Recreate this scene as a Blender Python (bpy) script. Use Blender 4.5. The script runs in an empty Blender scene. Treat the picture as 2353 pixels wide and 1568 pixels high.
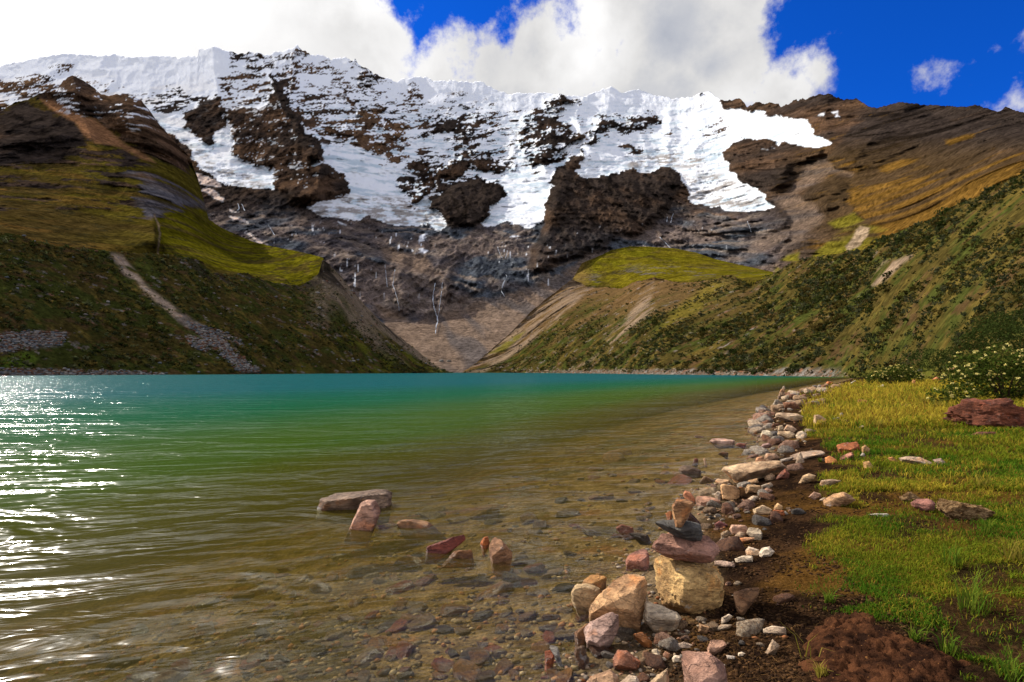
import bpy, math, random
import numpy as np
from mathutils import Vector

# ------------------------------------------------------------------ camera, light, exposure
SC = bpy.context.scene
COL = SC.collection
F, CU, VH, CAMZ = 1307.2, 1176.5, 853.5, 1.25      # focal length and horizon in units of a 2353 px wide frame
cam = bpy.data.cameras.new('camera'); camo = bpy.data.objects.new('camera', cam); COL.objects.link(camo)
cam.lens = 20.0; cam.sensor_width = 36.0; cam.shift_y = 69.5 / 2353
cam.clip_start = 0.05; cam.clip_end = 20000
camo.location = (0, 0, CAMZ); camo.rotation_euler = (math.radians(90), 0, 0)
SC.camera = camo
SUN_AZ, SUN_EL = math.radians(-49), math.radians(35)    # azimuth from +Y towards +X
SUN_DIR = Vector((math.sin(SUN_AZ) * math.cos(SUN_EL), math.cos(SUN_AZ) * math.cos(SUN_EL), math.sin(SUN_EL)))
sl = bpy.data.lights.new('sun', 'SUN'); sl.energy = 5.0; sl.angle = math.radians(0.53); sl.color = (1.0, 0.93, 0.82)
slo = bpy.data.objects.new('sun', sl); COL.objects.link(slo)
slo.rotation_euler = (-SUN_DIR).to_track_quat('-Z', 'Y').to_euler()
slo.location = (-60, 40, 60)
SC.view_settings.view_transform = 'Standard'; SC.view_settings.look = 'None'
SC.view_settings.exposure = 0.6; SC.view_settings.gamma = 1.0; SC.view_settings.use_curve_mapping = False
SC.render.engine = 'CYCLES'
SC.cycles.max_bounces = 8; SC.cycles.transparent_max_bounces = 16; SC.cycles.diffuse_bounces = 3
SC.cycles.glossy_bounces = 3; SC.cycles.caustics_reflective = False; SC.cycles.caustics_refractive = False
SC.cycles.sample_clamp_indirect = 4.0
SC.cycles.use_denoising = True

def P(u, v, D):
    return ((u - CU) / F * D, D, CAMZ + (VH - v) / F * D)
def dir_of(u, v):
    return Vector(((u - CU) / F, 1.0, (VH - v) / F)).normalized()

class NT:
    """tiny node-tree helper"""
    def __init__(s, tree):
        s.t = tree; s.n = tree.nodes; s.l = tree.links
    def node(s, typ, **kw):
        n = s.n.new(typ)
        for k, v in kw.items(): setattr(n, k, v)
        return n
    def put(s, sock, val):
        if hasattr(val, 'is_output'): s.l.new(val, sock)
        else: sock.default_value = val
    def math(s, op, a, b=0.0, c=None, clamp=False):
        n = s.node('ShaderNodeMath', operation=op, use_clamp=clamp)
        s.put(n.inputs[0], a); s.put(n.inputs[1], b)
        if c is not None: s.put(n.inputs[2], c)
        return n.outputs[0]
    def vmath(s, op, a, b=(0, 0, 0)):
        n = s.node('ShaderNodeVectorMath', operation=op)
        s.put(n.inputs[0], a)
        if op == 'SCALE': s.put(n.inputs['Scale'], b)
        else: s.put(n.inputs[1], b)
        return n.outputs['Value'] if op in ('DISTANCE', 'DOT_PRODUCT', 'LENGTH') else n.outputs[0]
    def ramp(s, x, a, b, lo=0.0, hi=1.0):
        n = s.node('ShaderNodeMapRange', interpolation_type='SMOOTHSTEP')
        s.put(n.inputs[0], x)
        for i, q in enumerate((a, b, lo, hi)): s.put(n.inputs[i + 1], q)
        return n.outputs[0]
    def lin(s, x, a, b, lo=0.0, hi=1.0):
        n = s.node('ShaderNodeMapRange')
        s.put(n.inputs[0], x)
        for i, q in enumerate((a, b, lo, hi)): s.put(n.inputs[i + 1], q)
        return n.outputs[0]
    def noise(s, vec, scale, detail=4.0, rough=0.55, dist=0.0):
        n = s.node('ShaderNodeTexNoise')
        s.put(n.inputs['Vector'], vec); n.inputs['Scale'].default_value = scale
        n.inputs['Detail'].default_value = detail; n.inputs['Roughness'].default_value = rough
        n.inputs['Distortion'].default_value = dist
        return n.outputs['Fac']
    def mix(s, f, a, b, blend='MIX'):
        n = s.node('ShaderNodeMix', data_type='RGBA', blend_type=blend)
        s.put(n.inputs[0], f); s.put(n.inputs[6], a); s.put(n.inputs[7], b)
        return n.outputs[2]

# ------------------------------------------------------------------ sky
W = bpy.data.worlds.new('World'); SC.world = W; W.use_nodes = True
w = NT(W.node_tree); w.n.clear()
tc = w.node('ShaderNodeTexCoord'); dirv = w.vmath('NORMALIZE', tc.outputs['Generated'])
sky = w.node('ShaderNodeTexSky', sky_type='NISHITA', sun_disc=False)
sky.sun_elevation = SUN_EL; sky.sun_rotation = SUN_AZ % (2 * math.pi)
sky.altitude = 4200; sky.air_density = 1.0; sky.dust_density = 0.3; sky.ozone_density = 2.0
blue = w.mix(1.0, sky.outputs[0], (0.035, 0.47, 1.45, 1), 'MULTIPLY')
CAPS = [((180, -60), (866, 0)), ((640, 260), (905, 40)), ((880, 130), (930, 52)), ((985, 190), (995, 92)), ((1050, 125), (1050, 60)),
        ((1140, 160), (1140, 76)), ((1238, 115), (1238, 14)), ((1310, 150), (1305, 56)), ((1400, 60), (1300, 20)), ((1560, 50), (1758, 30)),
        ((1640, 150), (1768, 150)), ((1700, -20), (1778, 0)), ((1830, 178), (1830, 120)), ((1800, 210), (1888, 210)), ((1500, 250), (1700, 250)),
        ((1200, 260), (1200, 130)), ((1390, 140), (1470, 140)), ((1250, 170), (1330, 170))]
SMALL = [((2136, 190), (2176, 190)), ((2165, 184), (2192, 184)), ((2345, 92), (2305, 122)), ((2335, 240), (2252, 240)), ((2268, 226), (2238, 226)), ((1912, 190), (1930, 200)), ((2350, 48), (2335, 48))]
warp = w.node('ShaderNodeTexNoise'); w.put(warp.inputs['Vector'], dirv); warp.inputs['Scale'].default_value = 7.0; warp.inputs['Detail'].default_value = 6; warp.inputs['Roughness'].default_value = 0.6
wv = w.vmath('SCALE', w.vmath('SUBTRACT', warp.outputs['Color'], (0.5, 0.5, 0.5)), 0.075)
wdir = w.vmath('ADD', dirv, wv)
def caps(lst, wid):
    f = None
    for c, b in lst:
        cd = dir_of(*c); r = (cd - dir_of(*b)).length
        d = w.vmath('DISTANCE', wdir, tuple(cd))
        e = w.math('DIVIDE', w.math('SUBTRACT', r, d), wid)
        f = e if f is None else w.math('MAXIMUM', f, e)
    return f
n_f = w.noise(dirv, 16.0, 8.0, 0.62)
n_m = w.noise(dirv, 5.0, 7.0, 0.58)
big = w.math('ADD', caps(CAPS, 0.035), w.lin(n_f, 0.3, 0.7, -0.75, 0.75))
sm = w.math('ADD', caps(SMALL, 0.03), w.lin(n_f, 0.3, 0.7, -1.1, 0.7))
# out-of-frame sky: added cloud, cover thickened for whiter ambient light
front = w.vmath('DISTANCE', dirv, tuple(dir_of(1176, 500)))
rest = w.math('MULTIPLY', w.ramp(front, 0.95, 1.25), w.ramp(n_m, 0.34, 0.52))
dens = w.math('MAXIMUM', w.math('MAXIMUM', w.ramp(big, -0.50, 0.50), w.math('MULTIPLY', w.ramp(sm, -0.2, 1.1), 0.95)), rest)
sd = w.vmath('DISTANCE', dirv, tuple(SUN_DIR))
glow = w.math('POWER', 2.718, w.math('MULTIPLY', sd, -7.0))
shade = w.noise(w.vmath('ADD', dirv, (3.1, 1.7, 0.4)), 3.4, 8.0, 0.55, 0.3)
core = w.ramp(big, 0.3, 3.2)
bright = caps([((1345, 40), (1300, 0)), ((1335, 130), (1305, 130)), ((1835, 170), (1865, 140))], 0.05)
lum = w.math('ADD', w.lin(shade, 0.32, 0.68, 0.40, 0.92), w.math('MULTIPLY', w.math('SUBTRACT', 1.0, core), 0.26))
lum = w.math('ADD', lum, w.ramp(bright, -1.0, 1.2, 0.0, 0.34))
lum = w.math('ADD', lum, w.math('MULTIPLY', glow, 6.5))
lum = w.math('ADD', lum, w.math('MULTIPLY', rest, 0.35))       # unseen clouds brightened, as if front-lit, to lift the ambient light
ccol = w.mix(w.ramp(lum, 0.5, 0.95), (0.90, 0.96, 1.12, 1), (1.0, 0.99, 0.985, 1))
ccol = w.mix(1.0, ccol, w.node('ShaderNodeCombineColor').outputs[0], 'MULTIPLY')
cc = [n for n in w.n if n.bl_idname == 'ShaderNodeCombineColor'][-1]
for i in range(3): w.put(cc.inputs[i], lum)
b1 = w.node('ShaderNodeBackground'); w.put(b1.inputs[0], blue); b1.inputs[1].default_value = 0.095
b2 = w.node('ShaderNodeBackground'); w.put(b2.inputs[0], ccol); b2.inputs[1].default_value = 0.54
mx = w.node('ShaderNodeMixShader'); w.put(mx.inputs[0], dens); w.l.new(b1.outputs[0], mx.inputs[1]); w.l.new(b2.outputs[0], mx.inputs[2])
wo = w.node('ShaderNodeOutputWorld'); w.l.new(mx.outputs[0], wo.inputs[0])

# ------------------------------------------------------------------ helpers: noise, polygons, meshes
def _hash(i, j, k, seed):
    h = (i.astype(np.int64) * 374761393 + j.astype(np.int64) * 668265263 + k.astype(np.int64) * 2147483647 + seed * 144665) & 0xFFFFFFFF
    h = ((h ^ (h >> 13)) * 1274126177) & 0xFFFFFFFF
    return ((h ^ (h >> 16)) & 0xFFFFFF) / float(0xFFFFFF)
def vn2(x, y, seed=0):
    i = np.floor(x); j = np.floor(y); fx = x - i; fy = y - j
    i = i.astype(np.int64); j = j.astype(np.int64)
    fx = fx * fx * fx * (fx * (fx * 6 - 15) + 10); fy = fy * fy * fy * (fy * (fy * 6 - 15) + 10)
    z = np.zeros_like(i)
    a = _hash(i, j, z, seed); b = _hash(i + 1, j, z, seed); c = _hash(i, j + 1, z, seed); d = _hash(i + 1, j + 1, z, seed)
    return (a + (b - a) * fx) * (1 - fy) + (c + (d - c) * fx) * fy
def fbm(x, y, octv=5, gain=0.5, seed=0, rot=1.0):
    """about 0..1, mean 0.5"""
    s = 0; a = 1; t = 0
    for o in range(octv):
        ca, sa = math.cos(rot * (0.5 + o)), math.sin(rot * (0.5 + o))
        s = s + a * vn2((x * ca - y * sa) * 2 ** o + 17.3 * o, (x * sa + y * ca) * 2 ** o + 5.7 * o, seed + o); t += a; a *= gain
    return s / t
def ridged(x, y, octv=5, gain=0.5, seed=0, rot=1.0):
    s = 0; a = 1; t = 0
    for o in range(octv):
        ca, sa = math.cos(rot * (0.7 + o)), math.sin(rot * (0.7 + o))
        s = s + a * (1 - np.abs(2 * vn2((x * ca - y * sa) * 2 ** o + 3.3 * o, (x * sa + y * ca) * 2 ** o + 9.1 * o, seed + 31 + o) - 1)); t += a; a *= gain
    return s / t
def vn3(p, seed=0):
    i = np.floor(p).astype(np.int64); f = p - i; f = f * f * (3 - 2 * f); r = 0
    for dx in (0, 1):
        for dy in (0, 1):
            for dz in (0, 1):
                wgt = (f[:, 0] if dx else 1 - f[:, 0]) * (f[:, 1] if dy else 1 - f[:, 1]) * (f[:, 2] if dz else 1 - f[:, 2])
                r = r + wgt * _hash(i[:, 0] + dx, i[:, 1] + dy, i[:, 2] + dz, seed)
    return r
def sstep(a, b, x):
    t = np.clip((x - a) / (b - a), 0, 1); return t * t * (3 - 2 * t)
def sdpoly(x, y, poly, margin=60.0):
    """signed distance to a polygon, positive inside, clipped at -margin"""
    shp = x.shape; x = x.ravel(); y = y.ravel(); q = np.asarray(poly, float)
    out = np.full(x.shape, -margin)
    idx = np.nonzero((x > q[:, 0].min() - margin) & (x < q[:, 0].max() + margin) & (y > q[:, 1].min() - margin) & (y < q[:, 1].max() + margin))[0]
    if len(idx) == 0: return out.reshape(shp)
    px, py = x[idx], y[idx]; d2 = np.full(px.shape, 1e18); ins = np.zeros(px.shape, bool)
    for (ax, ay), (bx, by) in zip(q, np.roll(q, -1, 0)):
        ex, ey = bx - ax, by - ay; L = ex * ex + ey * ey + 1e-12
        t = np.clip(((px - ax) * ex + (py - ay) * ey) / L, 0, 1)
        d2 = np.minimum(d2, (px - ax - t * ex) ** 2 + (py - ay - t * ey) ** 2)
        c = (ay > py) != (by > py)
        ins ^= c & (px < (bx - ax) * (py - ay) / (by - ay + 1e-12) + ax)
    d = np.sqrt(d2); out[idx] = np.where(ins, d, np.maximum(-d, -margin)); return out.reshape(shp)
def dline(x, y, pts):
    """distance to a polyline and side (+ = right of travel when y grows downwards)"""
    d2 = np.full(x.shape, 1e18); side = np.zeros(x.shape)
    for (ax, ay), (bx, by) in zip(pts[:-1], pts[1:]):
        ex, ey = bx - ax, by - ay; L = ex * ex + ey * ey + 1e-12
        t = np.clip(((x - ax) * ex + (y - ay) * ey) / L, 0, 1)
        q = (x - ax - t * ex) ** 2 + (y - ay - t * ey) ** 2
        m = q < d2; d2 = np.where(m, q, d2); side = np.where(m, (ey * (x - ax) - ex * (y - ay)) / math.sqrt(L) / np.sqrt(q + 1e-9), side)
    return np.sqrt(d2), side
def interp(xs, pts):
    a = np.asarray(pts, float); return np.interp(xs, a[:, 0], a[:, 1])
def smooth_u(a, k, times=3):
    """box-smooth along the last axis"""
    if k < 2: return a
    for _ in range(times):
        p = np.pad(a, [(0, 0)] * (a.ndim - 1) + [(k // 2, k - 1 - k // 2)], mode='edge'); c = np.cumsum(p, -1)
        c = np.concatenate([np.zeros(c.shape[:-1] + (1,)), c], -1); a = (c[..., k:] - c[..., :-k]) / k
    return a
def C3(*c): return np.array(c, float)
def lerp(a, b, m): return a + (b - a) * np.asarray(m)[..., None]

def mesh_from(name, V, faces, attrs=None, smooth=True):
    """V (n,3), faces (m,k) all of the same k"""
    me = bpy.data.meshes.new(name); V = np.asarray(V, np.float32); faces = np.asarray(faces, np.int32); k = faces.shape[1]
    me.vertices.add(len(V)); me.vertices.foreach_set('co', V.ravel())
    me.loops.add(faces.size); me.loops.foreach_set('vertex_index', faces.ravel())
    me.polygons.add(len(faces)); me.polygons.foreach_set('loop_start', np.arange(len(faces), dtype=np.int32) * k)
    if smooth: me.polygons.foreach_set('use_smooth', np.ones(len(faces), bool))
    for nm, arr in (attrs or {}).items():
        arr = np.asarray(arr, np.float32)
        if arr.ndim == 2:
            if arr.shape[1] == 3: arr = np.hstack([arr, np.ones((len(arr), 1), np.float32)])
            me.attributes.new(nm, 'FLOAT_COLOR', 'POINT').data.foreach_set('color', arr.ravel())
        else: me.attributes.new(nm, 'FLOAT', 'POINT').data.foreach_set('value', arr)
    me.update(); me.validate(); return me
def grid_faces(nr, nc):
    i = np.arange(nr * nc).reshape(nr, nc)
    return np.stack([i[:-1, :-1], i[:-1, 1:], i[1:, 1:], i[1:, :-1]], -1).reshape(-1, 4)
def link(name, me, mat=None, parent=None, **props):
    o = bpy.data.objects.new(name, me); COL.objects.link(o)
    if mat is not None and me is not None and len(me.materials) == 0: me.materials.append(mat)
    if parent is not None: o.parent = parent
    for k, v in props.items(): o[k] = v
    return o

# ------------------------------------------------------------------ materials
def new_mat(name):
    m = bpy.data.materials.new(name); m.use_nodes = True; t = NT(m.node_tree)
    b = t.n['Principled BSDF']; b.inputs['Specular IOR Level'].default_value = 0.0
    return m, t, b
def bump(t, h, strength, dist, prev=None):
    n = t.node('ShaderNodeBump'); n.inputs['Strength'].default_value = strength; n.inputs['Distance'].default_value = dist
    t.put(n.inputs['Height'], h)
    if prev is not None: t.l.new(prev, n.inputs['Normal'])
    return n.outputs[0]
def terrain_mat(name, scale, bdist, var=0.35, rough=0.9, bstr=0.8, detail=8.0):
    m, t, b = new_mat(name)
    at = t.node('ShaderNodeAttribute', attribute_name='albedo'); g = t.node('ShaderNodeNewGeometry')
    n1 = t.noise(g.outputs['Position'], scale, detail, 0.65)
    n2 = t.noise(t.vmath('MULTIPLY', g.outputs['Position'], (1, 1, 2.2)), scale * 0.21, 6, 0.6)
    f = t.math('MULTIPLY', t.lin(n1, 0.3, 0.7, 1 - var, 1 + var), t.lin(n2, 0.3, 0.7, 1 - var * 0.5, 1 + var * 0.5))
    sn = t.node('ShaderNodeAttribute', attribute_name='snow').outputs['Fac']
    f = t.math('ADD', t.math('MULTIPLY', f, t.math('SUBTRACT', 1.0, sn)), sn)      # snow keeps its own even white
    t.put(b.inputs['Base Color'], t.vmath('SCALE', at.outputs['Color'], f))
    t.put(b.inputs['Roughness'], t.lin(sn, 0, 1, rough, 0.6))
    bn = bump(t, n1, bstr, bdist)
    t.l.new(bn, b.inputs['Normal']); return m
M_MOUNT = terrain_mat('mountain_rock_and_snow', 0.17, 7.0, .65)
M_HILL = terrain_mat('hill_grass_and_rock', 0.30, 4.0, 0.7)
M_MORA = terrain_mat('moraine_turf', 0.9, 0.7, 0.5)

# zoomed views of the survey picture, each turned into frame units
def zf(x0, y0, k): return lambda pts: [(x0 + x * k, y0 + y * k) for x, y in pts]
Z1 = zf(0, 57.45, .3418); Z2 = zf(689.4, 114.9, .3418); Z3 = zf(1436, 114.9, .3898); Z4 = zf(0, 488.3, .4395); Z5 = zf(919.2, 517, .4395)
Z6 = zf(1493.7, 804.3, .3653); Z7 = zf(1263.9, 1091.5, .3041); Z8 = zf(1723.5, 1091.5, .304); Z9 = zf(689.4, 1062.8, .2686)

SKYLINE = [(-400, 120), (-200, 140), (0, 150), (72, 136), (157, 122), (239, 129), (267, 126), (308, 131), (362, 128.5), (410, 131), (455, 129), (457, 115), (489, 105), (533, 122), (564, 121), (615, 124), (660, 112), (684, 104), (701, 115), (714, 129), (745, 129), (762, 141), (793, 134), (808, 140), (817.6, 135), (824, 147), (850, 164), (879, 178), (911, 185), (959, 176), (987, 178), (997, 185), (1048, 187), (1103, 190), (1134, 204), (1168, 216), (1226, 214), (1270, 214), (1315, 221), (1346, 221), (1373, 210), (1404, 200), (1428, 212), (1465, 205), (1506, 220), (1549, 226), (1592, 222), (1611, 212), (1631, 212), (1654, 228), (1670, 232), (1701, 228), (1717, 242), (1740, 235), (1767, 236), (1799, 245), (1830, 226), (1849, 228), (1888, 216), (1908, 215), (1927, 226), (1970, 226), (1990, 240), (2013, 249), (2044, 240), (2075, 234.6), (2118, 242), (2149, 242), (2216, 245), (2239, 240), (2266, 249), (2294, 256), (2311, 247), (2332, 255), (2353, 257), (2500, 240), (2800, 262)]
HILLTOP = [(-400, 300), (-150, 262), (-40, 262), (0, 258), (34, 235), (65, 228), (92, 215), (109, 213), (130, 206), (147, 184), (167, 174), (178, 179), (205, 194), (232, 215), (250, 221), (267, 216), (301, 221), (321, 228), (342, 252), (362, 280), (386, 310), (410, 334), (431, 355), (440, 372), (452, 402), (466, 452), (480, 505), (513, 526), (581, 556), (628, 567), (686, 578), (743, 592), (748, 640)]
LCREST = [(-400, 500), (-150, 520), (0, 534), (53, 541), (83, 554), (132, 565), (185, 567), (242, 576), (308, 581), (365, 585), (413, 587), (466, 600), (476, 618), (483, 627), (571, 629), (589, 640), (628, 649), (694, 657), (732, 630), (741, 596), (748, 600), (782, 633), (813, 673), (857, 721), (905, 765), (958, 805), (993, 835), (1033, 857), (1050, 862)]
RCREST = [(1040, 868), (1064, 855), (1095, 833), (1165, 772), (1227, 710), (1288, 662), (1310, 646), (1317, 644), (1354, 658), (1425, 664), (1455, 649), (1504, 638), (1548, 649), (1592, 649), (1640, 640), (1680, 631), (1728, 658), (1745, 646), (1763, 637), (1810, 610), (1845, 596), (1904, 587), (1943, 579), (1989, 575), (2021, 551), (2099, 520), (2157, 497), (2177, 482), (2216, 462), (2255, 446), (2294, 427), (2325, 411), (2353, 395), (2500, 330), (2800, 240)]
KNOLL = [(1300, 668), (1317, 640), (1337, 605), (1354, 598), (1381, 587), (1407, 574), (1447, 567), (1490, 567), (1556, 572), (1600, 581), (1644, 596), (1710, 611), (1776, 625), (1800, 640)]

def sheet(name, us, rows, vbot, vtop, depth, colour, mat, back=((25, 12), (90, 70), (260, 260)), smooth_top=1):
    """a hillside: columns follow azimuth, rows climb from foot to crest, then the far side falls away behind the crest"""
    T = np.linspace(0, 1, rows)[:, None]; U = np.repeat(us[None, :], rows, 0)
    vs = smooth_u(vtop, smooth_top)
    Vs = vbot[None, :] + (vs - vbot)[None, :] * T; Vv = Vs + (vtop - vs)[None, :] * sstep(.84, 1, T)
    D, extra = depth(U, Vv, Vs)
    col, sn = colour(U, Vv, D, extra)
    X = (U - CU) / F * D; Z = CAMZ + (VH - Vv) / F * D
    pts = np.stack([X, D, Z], -1); top = pts[-1]; rowsl = [pts]; cl = [col]; sl_ = [sn]
    dirx = top[:, :2] / np.linalg.norm(top[:, :2], axis=1, keepdims=True)
    for dd, dz in back:
        q = top.copy(); q[:, :2] += dirx * dd; q[:, 2] -= dz; rowsl.append(q[None]); cl.append(col[-1:]); sl_.append(sn[-1:])
    Pn = np.concatenate(rowsl, 0); n = Pn.shape[0]
    me = mesh_from(name, Pn.reshape(-1, 3), grid_faces(n, len(us)), {'albedo': np.concatenate(cl, 0).reshape(-1, 3), 'snow': np.concatenate(sl_, 0).ravel()})
    o = link(name, me, mat, kind='structure')
    return o, pts, extra

# ------------------------------------------------------------------ the snow mountain
DCOLS = [(-400, [(870, 600), (500, 1000), (300, 1500), (150, 2000), (60, 2250)]), (100, [(870, 600), (500, 1100), (250, 1700), (130, 2100), (60, 2250)]),
         (450, [(870, 500), (650, 800), (500, 1150), (430, 1300), (300, 1650), (110, 2150), (60, 2300)]), (700, [(870, 480), (650, 850), (500, 1200), (450, 1250), (300, 1600), (105, 2200), (60, 2300)]),
         (1000, [(870, 455), (800, 650), (730, 930), (600, 1100), (530, 1250), (480, 1380), (400, 1600), (300, 1820), (180, 2200), (100, 2400)]),
         (1300, [(870, 470), (800, 640), (700, 900), (600, 1100), (500, 1250), (400, 1500), (300, 1780), (215, 2050), (150, 2200)]),
         (1600, [(870, 600), (620, 1000), (500, 1250), (400, 1450), (300, 1780), (215, 2050), (150, 2200)]), (1900, [(870, 500), (600, 800), (450, 980), (330, 1190), (215, 1450), (150, 1550)]),
         (2353, [(870, 300), (420, 460), (330, 570), (255, 720), (200, 800)]), (2800, [(870, 300), (420, 400), (330, 500), (255, 640), (200, 700)])]
def dcontrol(U, V):
    cu = [c[0] for c in DCOLS]
    prof = np.stack([np.interp(V, [p[0] for p in c[1]][::-1], [p[1] for p in c[1]][::-1]) for c in DCOLS], 0)
    k = np.clip(np.searchsorted(cu, U) - 1, 0, len(cu) - 2); cu = np.array(cu, float)
    t = (U - cu[k]) / (cu[k + 1] - cu[k]); t = np.clip(t, 0, 1)
    D = np.take_along_axis(prof, k[None], 0)[0] * (1 - t) + np.take_along_axis(prof, (k + 1)[None], 0)[0] * t
    return D + .42 * np.maximum(D - 1050, 0) * sstep(1900, 1500, U)

SNOWDOM = ([(-420, 40), (-420, 300), (0, 300), (330, 300)] + Z1([(1000, 640), (1060, 650), (1150, 750), (1200, 780), (1290, 860), (1280, 910), (1400, 1000), (1440, 1050), (1560, 1090), (1840, 1095), (1860, 1000)])
           + Z2([(130, 990), (130, 1020), (60, 1060), (120, 1120), (240, 1140), (380, 1160), (450, 1130), (640, 1170), (800, 1165), (950, 1230), (1000, 1200), (990, 1160), (1030, 1170), (1230, 1150), (1250, 1190), (1380, 1160), (1500, 1185), (1560, 1180), (1640, 1130), (1690, 880), (1830, 720), (1900, 680), (1890, 790), (1850, 800), (1935, 880), (2010, 855), (2100, 850), (2230, 810)])
           + Z3([(40, 705), (120, 720), (240, 700), (320, 740), (350, 800), (370, 890), (420, 920), (560, 900), (600, 945), (700, 950), (820, 965), (890, 940), (850, 880), (800, 830), (700, 780), (630, 720), (600, 660), (580, 600), (620, 540), (690, 510), (800, 515), (900, 550), (910, 580), (960, 560), (1030, 575), (1120, 590), (1200, 560), (1120, 500), (1090, 430), (1000, 405), (850, 408), (760, 365), (720, 380), (690, 345), (570, 345), (560, 290), (560, 180)]) + [(1654, 40)])
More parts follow.
